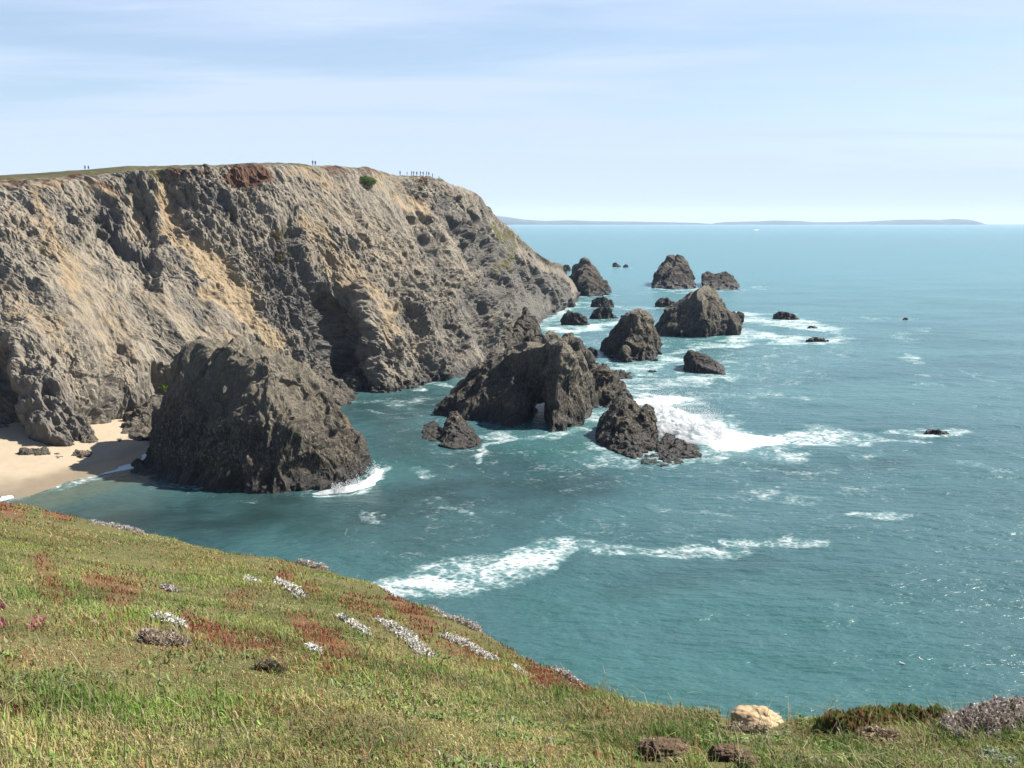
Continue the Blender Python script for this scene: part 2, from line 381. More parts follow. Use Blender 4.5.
FOAM_BASE = []
def rock(label, hulls, mat=M_STACK, voxel=None, amp=1.0, size=None, seed=1, group='sea rocks off the headland', name='sea_stack', foam=0.0, warp=1.0, strat=(0.5, 0.4)):
    """hulls: each = dict(b=[(px,py)..] waterline, t=[(px,py,depth)..] or (px,py,near,far))"""
    bm = bmesh.new(); Ds = []
    for h in hulls:
        pts = []
        zb = h.get('z', 0.0)
        for (x, y) in h.get('b', []):
            p = sea(x, y)
            if zb: 
                X, Y, Z = ray(x, y); s = (zb - H) / Z; p = np.array([X * s, Y * s, zb])
            pts.append(tuple(p)); pts.append((p[0], p[1], zb - h.get('deep', 2.5))); Ds.append(p[1])
            if foam and not zb: FOAM_BASE.append((x, y, foam))
        for q in h['t']:
            for D in q[2:]: pts.append(tuple(at(q[0], q[1], D)))
        hull_into(bm, pts)
    me0 = bpy.data.meshes.new('tmp'); bm.to_mesh(me0); bm.free()
    D = float(np.mean(Ds))
    vx = voxel or max(0.16, D / F * 0.95)
    o = bpy.data.objects.new('tmp', me0); COL.objects.link(o)
    md = o.modifiers.new('r', 'REMESH'); md.mode = 'VOXEL'; md.voxel_size = vx
    dg = bpy.context.evaluated_depsgraph_get()
    me1 = bpy.data.meshes.new_from_object(o.evaluated_get(dg))
    bpy.data.objects.remove(o); bpy.data.meshes.remove(me0)
    n = len(me1.vertices)
    V = np.empty(n * 3, np.float32); me1.vertices.foreach_get('co', V); V = V.reshape(-1, 3).astype(float)
    ls = np.empty(len(me1.polygons), np.int32); me1.polygons.foreach_get('loop_total', ls)
    vi = np.empty(len(me1.loops), np.int32); me1.loops.foreach_get('vertex_index', vi)
    st = np.concatenate([[0], np.cumsum(ls)[:-1]])
    faces = []
    for k in (3, 4):
        m = ls == k
        if m.any(): faces.append(vi[st[m][:, None] + np.arange(k)])
    # smoothed normals
    E = np.empty(len(me1.edges) * 2, np.int32); me1.edges.foreach_get('vertices', E); E = E.reshape(-1, 2)
    Nn = np.empty(n * 3, np.float32); me1.vertices.foreach_get('normal', Nn); Nn = Nn.reshape(-1, 3).astype(float)
    deg = np.bincount(E.ravel(), minlength=n)[:, None] + 1.0
    for _ in range(6):
        S = Nn.copy()
        for k in range(3):
            S[:, k] += np.bincount(E[:, 0], Nn[E[:, 1], k], n) + np.bincount(E[:, 1], Nn[E[:, 0], k], n)
        Nn = S / deg
    Nn /= np.linalg.norm(Nn, axis=1)[:, None] + 1e-9
    bpy.data.meshes.remove(me1)
    ext = V.max(0) - V.min(0); L = size or float(min(max(ext[0], ext[1]), ext[2] * 2.2))
    sd = seed * 131
    P = V + seed * 57.3
    w = np.stack([fbm(P / (L * .4), 3, sd + k) - 0.5 for k in range(3)], 1)
    c, s_ = math.cos(strat[0]), math.sin(strat[0]); c2, s2 = math.cos(strat[1]), math.sin(strat[1])
    Rr = np.array([[c, -s_, 0], [s_, c, 0], [0, 0, 1]]) @ np.array([[c2, 0, s2], [0, 1, 0], [-s2, 0, c2]])
    Qp = (P + w * L * .25) @ Rr
    d = (fbm(Qp / (L * .33) * np.array([1, 1, .5]), 4, sd + 5, 0.5, ridge=True) - 0.62) * L * .20
    d += (fbm(Qp / (L * .10) * np.array([1, 1, .6]), 5, sd + 9, 0.58, ridge=True) - 0.6) * L * .05
    k1 = L * .16; a1, a2, ib = worley(Qp / k1 * np.array([1, 1, .6]), sd + 20)
    d += (ib - .5) * sstep(0, .16, a2 - a1) * k1 * .62
    k2 = L * .05; a1, a2, ib = worley(Qp / k2 * np.array([1, 1, .7]), sd + 30)
    d += (ib - .5) * sstep(0, .18, a2 - a1) * k2 * .34
    V = V + w * L * .05 * warp + Nn * (d * amp)[:, None]
    V, cen = recenter(V)
    me = make_mesh(name, V, faces, smooth=False, mats=[mat])
    o = link(name, me, loc=cen)
    return tag(o, label, 'rock', group)

def mid(b, dd=0):  # depth of a waterline point
    return float(sea(b[0], b[1])[1]) + dd

rock('largest dark rock in front, beside the sandy beach', [dict(
    b=[(148, 462), (165, 480), (205, 490), (268, 495), (300, 491), (345, 482), (371, 471), (362, 455), (165, 452), (220, 435), (330, 435)],
    t=[(180, 370, 188, 200), (186, 348, 186, 200), (202, 342.5, 184, 198), (224, 345, 178, 196), (247, 350, 175, 195), (268, 356, 172, 190), (286, 362, 176, 192),
       (304, 376, 178, 192), (327, 390, 180), (345, 411, 180), (358, 436, 179), (368, 458, 178), (266, 400, 167), (276, 440, 164.5), (152, 429, 188), (145, 446, 184), (180, 382, 189, 196), (168, 399, 189, 196), (302, 440, 165), (345, 460, 171),
       (218, 430, 169), (190, 445, 172), (225, 385, 174), (300, 400, 172), (325, 425, 173)]),
    dict(b=[(130, 471), (158, 483), (185, 484), (175, 456), (140, 462)], t=[(146, 452, 186), (165, 450, 184)])],
    M_STACK, 0.19, 0.75, 24, 3, foam=.35)
rock('low dark rock right behind the largest rock at the cliff foot', [dict(b=[(318, 410), (349, 404), (352, 398), (320, 396)], t=[(313, 380, 252, 262), (325, 374, 254, 264), (340, 382, 252, 262), (349, 394, 250, 258), (330, 392, 248)])], M_FOOT, seed=4, amp=.8)
rock('knobbly brown rock on the back of the sand beside the largest rock', [dict(z=1.2, b=[(122, 434), (140, 439), (166, 438), (170, 425), (125, 426)], t=[(124, 424, 214), (129, 412, 215, 222), (140, 404, 216, 224), (156, 403, 216, 226), (168, 412, 216, 224)])], M_FOOT, seed=5, name='beach_rock', group='rocks on the beach')
rock('pale tan block behind the knobbly brown beach rock', [dict(z=2, b=[(146, 420), (172, 424), (176, 412), (150, 410)], t=[(150, 398, 226, 232), (158, 394, 228, 234), (172, 396, 228, 234), (176, 404, 228, 234)])], M_FOOT, seed=6, name='beach_rock', group='rocks on the beach')
for k, (lab, b0, b1, yy, tp) in enumerate([('low flat rock on the sand at the tip of the cliff buttress', 78, 99, 444, 436), ('small dark slab on the open sand below the buttress tip', 72, 91, 455, 451),
                                   ('row of brown stones at the foot of the left buttress', 18, 50, 456, 449), ('tiny brown stone on the sand near the back of the beach', 116, 123, 441, 439), ('thin flat stone just left of the small dark slab', 52, 62, 457, 454.5)]):
    Dm = mid((b0, yy)) - 4
    rock(lab, [dict(z=1.0, deep=1.5, b=[(b0, yy), (b1, yy), ((b0 + b1) / 2, yy + 1.5), (b0 + 3, yy - 4), (b1 - 2, yy - 4)], t=[(b0 + 4, tp + 1, Dm, Dm + 2), (b1 - 5, tp, Dm + .5, Dm + 3)])], M_FOOT, .16, 1.0, seed=7 + k, name='beach_rock', group='rocks on the beach')

rock('sea arch with a small dark hole through it', [
    dict(b=[(432, 414), (455, 420), (482, 424), (512, 427.5), (523, 426), (530.5, 421), (440, 404), (533, 409)],
         t=[(441, 407, 238), (449, 397, 240, 246), (462, 381, 239, 247), (478, 368, 238, 247), (497, 359, 237, 246), (512, 353, 235, 245), (526, 349, 233, 243), (528, 392, 227), (531.5, 395, 240), (512, 380, 225), (480, 392, 227)]),
    dict(b=[], t=[(506, 355, 230, 244), (530, 348, 228, 243), (553, 344, 226, 243), (562, 350, 226, 243), (527, 391, 227, 242), (532, 402, 228, 242), (541, 389, 227, 242), (554, 389, 226, 242), (520, 385, 226, 242), (560, 390, 227, 240)]),
    dict(b=[(548, 431), (552, 434), (568, 431), (583, 425.5), (593, 408.5), (590, 400), (553, 411), (575, 400)],
         t=[(549, 345, 222, 240), (562, 345, 219, 240), (574, 352, 220, 240), (581, 361, 228, 240), (589, 383, 232, 241), (592, 402, 236, 241), (551, 385, 225, 240), (551.5, 410, 221, 237), (560, 395, 218), (566, 370, 221)]),
    dict(b=[(562, 405), (572, 405), (562, 398), (572, 398)], t=[(540, 375, 246, 252), (537, 343, 246, 252), (544, 338, 247, 253), (550, 332, 248, 252), (556, 336, 247, 253), (563, 347, 246, 252)])],
    M_STACK, 0.2, 0.68, 22, 12, name='sea_arch', group='', foam=.3)
rock('jagged dark rock just behind the sea arch', [dict(b=[(562, 366), (588, 365), (590, 358), (560, 356)], t=[(560, 344, 300, 312), (569, 336.5, 303, 312), (577, 341, 302, 312), (583, 351, 304, 314), (588, 361, 308, 316)])], seed=14)
rock('rounded boulder mass to the right of the sea arch', [dict(b=[(588, 408), (610, 408), (631, 400), (625, 390), (590, 392)], t=[(586, 372, 258, 270), (595, 366, 258, 270), (606, 369, 254, 268), (616, 379, 252, 262), (626, 390, 250, 258), (600, 390, 246)])], seed=15, foam=.5)
rock('tiny dark rock between the arch and the pointed stack', [dict(b=[(584, 355), (596, 355), (590, 351)], t=[(586, 350, 332), (591, 348.5, 332, 336), (595, 352, 334)])], M_LOW, seed=16, foam=.5)
rock('low dark rock awash below the pointed stack', [dict(b=[(612, 379), (632, 379), (630, 373), (614, 373)], t=[(615, 373, 287, 291), (622, 371.5, 287, 292), (629, 375, 288, 291)])], M_LOW, seed=17, foam=.5)
rock('dark block of rock beside the breaking wave', [dict(b=[(598, 437), (601, 448), (618, 455), (637, 459), (655, 447), (657, 432), (605, 425)],
     t=[(597.5, 429, 208), (604.5, 415, 209, 214), (611, 407, 209, 216), (624, 399, 208, 217), (633, 401, 207, 217), (639, 409, 206, 216), (640, 435, 197), (615, 435, 199)]),
     dict(b=[(634, 452), (655, 447), (657, 433), (636, 432)], t=[(639, 411, 205, 212), (646, 406, 205, 213), (652, 409, 206, 213), (656, 428, 207, 212), (644, 430, 200)])], M_STACK, .19, .75, 12, 18, foam=.6)
rock('black rock under the white burst of spray', [dict(b=[(657, 455), (680, 458), (702, 457), (698, 447), (660, 440)], t=[(658, 436, 206, 212), (667, 431, 206, 213), (676, 436, 206, 212), (688, 439, 206, 212), (696, 447, 204, 209), (701, 455, 202, 206)])], M_LOW, .19, .8, 9, 19, foam=.7)
rock('low wet reef in front of the black rock', [dict(b=[(641, 463), (662, 466), (682, 463), (676, 456), (646, 456)], t=[(648, 453, 197, 200), (662, 452, 196, 200), (674, 457, 196, 199)])], M_LOW, .19, .9, 7, 20, foam=.7)
rock('squat left one of the two small rocks before the arch', [dict(b=[(422, 438), (432, 441), (442, 440), (440, 430), (424, 430)], t=[(423, 426, 219, 222), (433, 422, 218, 223), (441, 426, 218, 222)])], M_STACK, .17, 1.0, 5, 21, foam=.2)
rock('pointed right one of the two small rocks before the arch', [dict(b=[(440, 446), (453, 448.5), (477, 446), (481, 441), (446, 434), (470, 434)], t=[(446, 424, 212, 216), (450, 413.5, 214, 217), (456, 412, 213, 217), (462, 420, 211, 216), (469, 431, 210, 215)])], M_STACK, .17, .9, 7, 22, foam=.4)
rock('pointed sea stack with a tan split top in the middle', [dict(b=[(604, 358), (626, 361.5), (656, 361), (659.5, 354), (650, 346), (610, 346)], t=[(609, 344, 335, 345), (616, 331, 336, 346), (626, 320, 336, 346), (636, 313.5, 336, 344), (645, 314.5, 336, 344), (650, 324, 336, 346), (655, 337, 336, 346), (632, 335, 329), (645, 345, 327)])], seed=23, amp=.85, foam=.55)
rock('largest of the offshore stacks, broad with pale right side', [dict(b=[(655, 335), (672, 337), (708, 337.5), (733, 334), (742, 332.5), (730, 326), (665, 328)], t=[(659, 329, 402), (670, 318, 402, 416), (680, 306, 402, 418), (692, 294.5, 402, 418), (701, 290, 400, 416), (710, 289, 398, 416), (717, 294, 400, 416), (723, 304, 402, 416), (729, 313, 402, 414), (733, 325, 398, 408), (700, 310, 392), (705, 328, 388)])], seed=24, amp=.75, foam=.5)
rock('dark shoulder rock at the right foot of the broad stack', [dict(b=[(728, 326), (740, 325.5), (741, 321), (730, 320)], t=[(730, 314, 418, 428), (741, 314.5, 418, 428), (741, 320, 420, 428)])], M_LOW, seed=25)
rock('wedge shaped dark rock with sharp upper left corner', [dict(b=[(684, 371), (699, 373), (726, 374.5), (722, 366), (688, 364)], t=[(686, 357, 302, 310), (690, 351.5, 303, 310), (698, 352.5, 302, 309), (710, 358, 300, 307), (721, 366, 297, 303), (695, 362, 298)])], M_LOW, seed=26, amp=.42, foam=.6)
rock('tall dome shaped stack farthest out', [dict(b=[(652, 288), (672, 289), (695, 288.5), (690, 283), (656, 283)], t=[(656, 274.5, 720, 750), (663, 264, 722, 750), (670, 257, 724, 748), (677, 256.5, 724, 748), (685, 264, 722, 750), (690, 273.5, 720, 750), (675, 275, 705)])], M_FAR, seed=27, amp=.75, foam=.4)
rock('flat topped notched stack right of the tall dome', [dict(b=[(703, 289), (722, 290), (740, 290), (736, 285), (705, 285)], t=[(703.3, 274, 715, 735), (707, 272.5, 715, 735), (715, 276, 712, 735)]), dict(b=[(714, 290), (740, 290), (738, 285), (715, 285)], t=[(716, 276, 712, 735), (725, 273, 712, 735), (731, 276, 712, 735), (736, 283, 712, 730)])], M_FAR, seed=28, amp=.7, foam=.4)
rock('tall narrow stack standing off the headland tip', [dict(b=[(570, 294), (590, 297), (609, 294.5), (604, 290), (572, 288)], t=[(572.5, 280, 645, 665), (576, 267, 645, 662), (585, 260.5, 645, 660), (592, 266.5, 645, 662), (595, 280, 642, 662), (602, 287.5, 640, 650), (585, 278, 632)])], M_FAR, seed=29, amp=.75, foam=.4)
LOWR = [('low humped rock just below the tall narrow stack', 590, 615, 307.5, 297, 30), ('long low black rock, lower of the pair by the headland tip', 588, 620, 319, 308, 31), ('rough black rock in the surf nearest the headland tip', 558, 589, 325.5, 312, 32),
        ('flat dark rock far out beyond the narrow stack', 612, 621, 267, 262.3, 33), ('low dark rock left of the broad stack summit', 655.5, 680.5, 307, 298, 34),
        ('black rock in the white wash right of the broad stack', 773, 799, 320, 312.5, 35), ('long thin black rock in the wash nearest the open sea', 807, 830, 342, 337.5, 36), ('sliver of rock awash between two wash rocks', 807, 818, 328, 325.5, 37),
        ('lone black rock ringed by foam at far right', 923, 949, 435.5, 429, 38), ('tiny dark rock just breaking the surface far right', 902, 909, 319.5, 317.3, 39), ('tiny rock right beside the flat dark far rock', 622, 629, 267.3, 264.3, 40),
        ('small dark rock peeping out beyond the headland tip', 559, 572, 271.5, 264.5, 41), ('low ledge beyond the headland slope', 543, 555, 266.5, 260.5, 42), ('sliver of dark rock awash below the pointed stack', 648, 657, 371.5, 369.3, 43),
        ('tiny dark rock beside the low black pair by the tip', 620, 629, 317.5, 314.5, 44)]
for lab, x0, x1, yb, yt, sd in LOWR:
    Db = mid(((x0 + x1) / 2, yb)); w = x1 - x0; dp = w * Db / F * .45
    dpy = (yb - 221.3) * dp * .8 / Db
    a = random.uniform(.2, .45)
    rock(lab, [dict(b=[(x0, yb - dpy * .4), (x0 + w * .3, yb), (x1 - w * .25, yb), (x1, yb - dpy * .4), (x0 + w * .2, yb - dpy), (x1 - w * .2, yb - dpy)],
                    t=[(x0 + w * (a - .15), yt + (yb - yt) * .3, Db + dp * .3, Db + dp * .7), (x0 + w * a, yt, Db + dp * .35, Db + dp * .7), (x0 + w * (a + .3), yt + (yb - yt) * random.uniform(0, .25), Db + dp * .3, Db + dp * .7), (x1 - w * .12, yb - (yb - yt) * .45, Db + dp * .3, Db + dp * .6)])],
         M_LOW, max(.12, Db / F * .7), .95, seed=sd, name='wash_rock', foam=.5 if x0 > 640 or x0 < 625 else .3)
# crags at the foot of the headland
for k, (lab, b, t) in enumerate([
        ('tallest pinnacle at the end of the near headland foot', [(509, 352), (536, 350), (538, 343), (508, 343)], [(511, 330, 382, 395), (518, 320, 384, 396), (526, 309, 388, 396), (533, 318, 386, 396), (537, 333, 384, 394)]),
        ('narrow pinnacle just left of the tallest one', [(492, 358), (512, 357), (512, 348), (494, 348)], [(494, 340, 352, 366), (497, 328, 356, 366), (502, 322, 358, 366), (508, 331, 356, 366), (512, 345, 354, 364)]),
        ('dark toothed crag behind the left end of the arch top', [(466, 366), (493, 364), (493, 354), (468, 354)], [(470, 348, 332, 346), (477, 332, 336, 346), (483, 322, 340, 347), (489, 333, 338, 347), (493, 348, 334, 345)]),
        ('upright dark block at the mouth of the sea cave', [(360, 391), (380, 393), (397, 390), (394, 382), (362, 382)], [(362, 362, 274, 284), (366, 352, 277, 285), (374, 347, 278, 286), (384, 356, 276, 286), (394, 372, 274, 283)]),
        ('square low block left of the cave mouth block', [(338, 393), (358, 394), (358, 386), (340, 386)], [(341, 380, 268, 276), (347, 374, 270, 277), (356, 371, 270, 277), (359, 384, 268, 274)])]):
    rock(lab, [dict(b=b, t=t)], (M_STACK if k < 3 else M_FOOT), None, .9, seed=60 + k, name='rock_pinnacle', group='crags at the headland foot')

# ------------------------------------------------------------------ beach
def sand_point(px, py, z):
    X, Y, Z = ray(px, py); s = (z - H) / Z; return np.array([X * s, Y * s, z])
low = [(-420, 560), (-200, 530), (-60, 510), (5, 502), (35, 494), (62, 483), (110, 470.5), (135, 461), (155, 449), (185, 440), (230, 430)]
upp = [(-420, 470), (-200, 452), (-60, 436), (5, 430), (35, 430), (62, 428), (110, 420), (135, 415), (155, 410), (185, 405), (230, 400)]
NB, MB_ = 220, 120
ul = np.linspace(0, len(low) - 1, NB)
LO = catmull(np.array([sea(*p) for p in low]), ul); UP = catmull(np.array([sand_point(p[0], p[1], 2.6) for p in upp]), ul)
rowsb = []
for k in np.linspace(-0.5, 1.15, MB_):
    P = LO + (UP - LO) * k
    P[:, 2] = np.where(k < 0, 3.0 * k, 2.4 * k ** 1.15 if k > 0 else 0)
    rowsb.append(P)
VB = np.array(rowsb).reshape(-1, 3)
VB[:, 2] += (fbm(VB / 5, 3, 301) - .5) * .22 + (fbm(VB / .8, 2, 302) - .5) * .05
t = NT('beach_sand')
z = t.sep(t.pos)[2]
sn = t.noise(t.pos, 0.35, 6, 0.65)
c = t.mix(sn, (0.25, 0.20, 0.135), (0.33, 0.275, 0.195))
c = t.mix(t.math('MULTIPLY', t.mapr(t.noise(t.pos, 2.5, 5, .7), .6, .75), .35), c, (0.16, 0.12, 0.08))
wetf = t.mapr(t.math('ADD', z, t.math('MULTIPLY', t.math('SUBTRACT', t.noise(t.pos, .15, 3, .5), .5), .7)), 0.15, 0.75, 1, 0)
c = t.mix(t.math('MULTIPLY', wetf, .75), c, (0.15, 0.118, 0.08))
t.base(c, t.math('SUBTRACT', .9, t.math('MULTIPLY', wetf, .55)), .3)
t.l(t.bump(t.noise(t.pos, 3, 5, .7), .4, .1), t.bsdf.inputs['Normal'])
tag(link('beach', make_mesh('beach', VB, grid_faces(MB_, NB), smooth=True, mats=[t.m])), kind='structure')

# ------------------------------------------------------------------ sea
ta = np.tan(np.radians(np.concatenate([np.linspace(-72, -31, 60)[:-1], np.linspace(-31, 31, 760), np.linspace(31, 72, 60)[1:]])))
pyr = np.concatenate([np.linspace(1500, 800, 30)[:-1], np.linspace(800, 480, 240)[:-1], np.linspace(480, 232, 430)[:-1], np.linspace(232, 224.2, 20)])
dist = (H / np.tan(TH + np.arctan((pyr - 384) / F)))
dist = np.append(np.minimum(dist, 15000.0 + np.arange(len(dist)) * .01), 15800.0)
X = ta[None, :] * dist[:, None]; Y = np.repeat(dist[:, None], len(ta), 1)
VS = np.stack([X.ravel(), Y.ravel(), np.zeros(X.size)], 1)
px, py = proj(VS)
FO = [(.92, [(370, 598, 14), (450, 585, 20), (500, 566, 19), (545, 549, 13), (575, 545, 8)]), (.70, [(545, 548, 8), (600, 548, 6), (660, 552, 6), (720, 550, 7), (740, 548, 5)]),
      (.62, [(735, 538, 6), (790, 538, 7), (830, 540, 5)]), (.64, [(862, 520, 6), (910, 524, 6)]), (.48, [(760, 488, 5), (800, 498, 6), (825, 502, 5)]), (.4, [(590, 575, 4), (620, 580, 4)]),
      (1.2, [(690, 430, 14), (735, 440, 10), (765, 438, 6)]), (.9, [(765, 438, 8), (810, 437, 6), (850, 437, 4)]), (.75, [(840, 437, 5), (900, 440, 3), (940, 443, 2)]), (.6, [(700, 450, 12), (780, 452, 8)]), (1.3, [(645, 400, 7), (665, 412, 14), (690, 425, 18)]), (.7, [(690, 455, 8), (730, 460, 6)]),
      (.85, [(898, 430, 4), (935, 433, 5), (978, 435, 4)]), (.5, [(850, 452, 3), (890, 449, 3)]),
      (.5, [(865, 318, 2), (918, 318, 2)]), (.6, [(907, 352, 4), (917, 360, 3)]), (.55, [(912, 380, 5), (945, 388, 4)]), (.5, [(962, 367, 2), (1000, 377, 2)]), (.5, [(892, 337, 3), (925, 330, 3)]),
      (.9, [(733, 316, 5), (790, 322, 5), (830, 330, 4)]), (.9, [(735, 334, 6), (790, 340, 5), (835, 341, 4)]), (.55, [(830, 330, 5), (850, 338, 4)]),
      (.86, [(600, 366, 5), (640, 368, 5), (690, 347, 5), (750, 343, 3)]), (.82, [(625, 388, 10), (680, 382, 9), (735, 374, 3)]), (.5, [(770, 383, 2), (805, 380, 2)]), (.45, [(740, 362, 3), (780, 358, 2)]),
      (.5, [(700, 400, 5), (760, 398, 3), (810, 402, 2)]), (.5, [(770, 468, 4), (820, 466, 3)]),
      (.95, [(540, 330, 5), (562, 331, 6), (605, 326, 4), (640, 318, 2.5)]), (.85, [(543, 322, 3), (560, 314, 3), (580, 303, 2)]), (.6, [(585, 303, 3), (640, 309, 2), (660, 309, 1.6)]), (.5, [(545, 345, 6), (575, 345, 6), (600, 340, 4)]),
      (.75, [(466, 432, 2.5), (500, 436, 2.5), (520, 441, 3), (555, 440, 3), (592, 435, 2.5)]), (.8, [(520, 441, 3.4), (492, 447, 2.4), (478, 459, 2)]), (.65, [(590, 424, 7), (603, 410, 5)]),
      (.7, [(385, 391, 3), (430, 386, 3), (452, 385, 4)]), (.5, [(350, 398, 4), (400, 405, 5), (440, 395, 4)]), (.55, [(410, 462, 6), (435, 470, 5)]), (.5, [(360, 514, 4), (382, 518, 3)]), (.5, [(350, 412, 3), (385, 412, 3)]),
      (.85, [(312, 491, 2), (345, 487, 2.5), (368, 481, 3.5), (377, 470, 3)]),
      (1.4, [(8, 499, 3.5), (35, 492, 3), (64, 481, 3), (110, 469, 2.6), (140, 456, 2)]), (.55, [(20, 500, 6), (80, 482, 6), (120, 472, 4)]), (.5, [(440, 500, 5), (480, 512, 4)]), (.42, [(640, 505, 4), (700, 510, 4), (740, 515, 3)]),
      (.7, [(652, 290, 1.3), (700, 291, 1.2), (745, 291, 1.2), (760, 287, 1)]), (.6, [(572, 298, 1.6), (612, 296, 1.5)]), (.4, [(700, 280, 1), (640, 293, 1.2)]), (.5, [(545, 270, 1.2), (575, 268, 1.2)]), (.5, [(960, 470, 4), (1020, 478, 4)])]
FO += [(f, [(x, y, max(1.2, (y - 222) * .028))]) for (x, y, f) in FOAM_BASE]
wx = (fbm(VS / 14, 4, 431) - .5) * 60 * np.clip((py - 222) / 160, .05, 1.2); wy = (fbm(VS / 14, 4, 432) - .5) * 22 * np.clip((py - 222) / 160, .05, 1.2)
fm = strokes(px + wx, py + wy, FO, 2.2)
busy = strokes(px, py, [(.26, [(560, 330, 40), (650, 370, 60), (760, 370, 60), (840, 340, 25)]), (.22, [(430, 430, 45), (560, 470, 45), (760, 480, 45), (880, 480, 30)]), (.2, [(420, 540, 60), (700, 530, 30), (850, 520, 30)])], 1.5)
fm = np.maximum(np.where(fm < .7, fm * 1.2, fm), busy * 1.8)
kelp_shade = strokes(px, py, [(1, [(80, 525, 20), (190, 522, 30), (280, 505, 22)]), (.8, [(365, 410, 18), (440, 398, 16)]), (.75, [(310, 520, 24), (400, 505, 22), (480, 490, 18), (590, 485, 16)]), (.6, [(400, 440, 22), (520, 470, 16)]), (.75, [(385, 420, 9), (440, 402, 9)]), (.55, [(400, 498, 10), (540, 486, 10)]), (.4, [(560, 500, 16), (420, 540, 22)]), (.35, [(770, 470, 9), (900, 465, 9)]), (.4, [(640, 405, 5)]), (.3, [(620, 590, 14), (760, 560, 12)])], 2.0)  # big rock's shadow and reflection painted in front of it, plus dark kelp patches
tl = strokes(px, py, [(.9, [(490, 452, 8), (590, 452, 8)]), (.8, [(380, 470, 16), (440, 450, 12)]), (.75, [(560, 610, 25), (700, 600, 30), (900, 640, 40)]), (.8, [(600, 680, 50), (900, 680, 40)]), (.6, [(300, 520, 20)]), (.5, [(650, 350, 12), (760, 352, 12)]), (.5, [(950, 340, 14)])], 2.0)
sh = strokes(px, py, [(1, [(0, 510, 16), (60, 492, 14), (140, 470, 12)]), (.2, [(60, 520, 20), (150, 490, 14)])], 2.0)
near = 1 / (1 + (VS[:, 1] / 600) ** 2)
VS[:, 2] = ((fbm(VS * np.array([1 / 30, 1 / 16, 1]), 3, 401) - .5) * 1.3 + (fbm(VS * np.array([1 / 9, 1 / 5, 1]), 2, 402) - .5) * .5) * near * (1 - .7 * sh)
VS[:, 2] -= 0.05
t = NT('sea_water')
farf = t.mapr(t.sep(t.pos)[1], 150.0, 1500.0, smooth=False)
n1 = t.noise(t.mapping(t.pos, (1, 2.2, 1), (0, 0, .25)), .012, 4, .55)
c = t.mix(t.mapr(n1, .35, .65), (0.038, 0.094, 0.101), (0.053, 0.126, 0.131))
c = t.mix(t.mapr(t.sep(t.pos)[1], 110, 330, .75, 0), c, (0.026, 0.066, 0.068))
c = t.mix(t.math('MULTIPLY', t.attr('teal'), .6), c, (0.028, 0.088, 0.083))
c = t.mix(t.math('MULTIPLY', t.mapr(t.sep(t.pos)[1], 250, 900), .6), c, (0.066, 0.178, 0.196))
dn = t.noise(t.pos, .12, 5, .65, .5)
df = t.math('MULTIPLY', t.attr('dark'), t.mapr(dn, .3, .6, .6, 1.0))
c = t.mix(t.math('MULTIPLY', df, .92), c, (0.011, 0.024, 0.024))  # darkens water colour for painted rock shadow, reflection and kelp
c = t.mix(t.math('MULTIPLY', t.attr('shoal'), .75), c, (0.07, 0.085, 0.06))
# foam
fo = t.attr('foam')
p2 = t.mapping(t.pos, (1, 1.0, 1), (0, 0, .3))
l1 = t.noise(p2, .16, 7, .68, 1.2)
l2 = t.voro(t.mapping(p2, (1, 1.3, 1)), .8, 'DISTANCE_TO_EDGE')
l3 = t.noise(t.pos, .9, 5, .7, .6)
lace = t.math('ADD', t.math('MULTIPLY', t.math('SUBTRACT', l1, .5), 1.9), t.math('MULTIPLY', t.math('SUBTRACT', l3, .5), 1.2))
lace = t.math('SUBTRACT', lace, t.math('MULTIPLY', t.mapr(l2, 0, .35), .3))
ff = t.mapr(t.math('ADD', fo, lace), .42, 1.12)
ff = t.math('MULTIPLY', ff, t.mapr(fo, .03, .3))
c = t.mix(t.math('MULTIPLY', ff, t.mapr(fo, .75, 1.25, .5, 1.0)), c, (0.62, 0.65, 0.65))
halo = t.math('MULTIPLY', t.mapr(fo, .35, 1.0), .35)
c = t.mix(t.math('MULTIPLY', halo, t.math('SUBTRACT', 1, ff)), c, (0.10, 0.22, 0.22))
t.base(c, t.math('ADD', .27, t.math('MULTIPLY', ff, .6)), .36)
t.bsdf.inputs['IOR'].default_value = 1.33
w1 = t.noise(t.mapping(t.pos, (1, 2.3, 1), (0, 0, .12)), .26, 3, .5, .2)
w2 = t.noise(t.mapping(t.pos, (1, 2.2, 1), (0, 0, -.15)), .8, 4, .55, .2)
b = t.bump(w1, .85, .75)
b = t.bump(w2, .8, .25, b)
b = t.bump(ff, .4, .15, b)
t.l(b, t.bsdf.inputs['Normal'])
tag(link('sea', make_mesh('sea', VS, grid_faces(len(dist), len(ta)), {'foam': fm, 'dark': kelp_shade, 'teal': tl, 'shoal': sh}, smooth=True, mats=[t.m])), kind='structure')

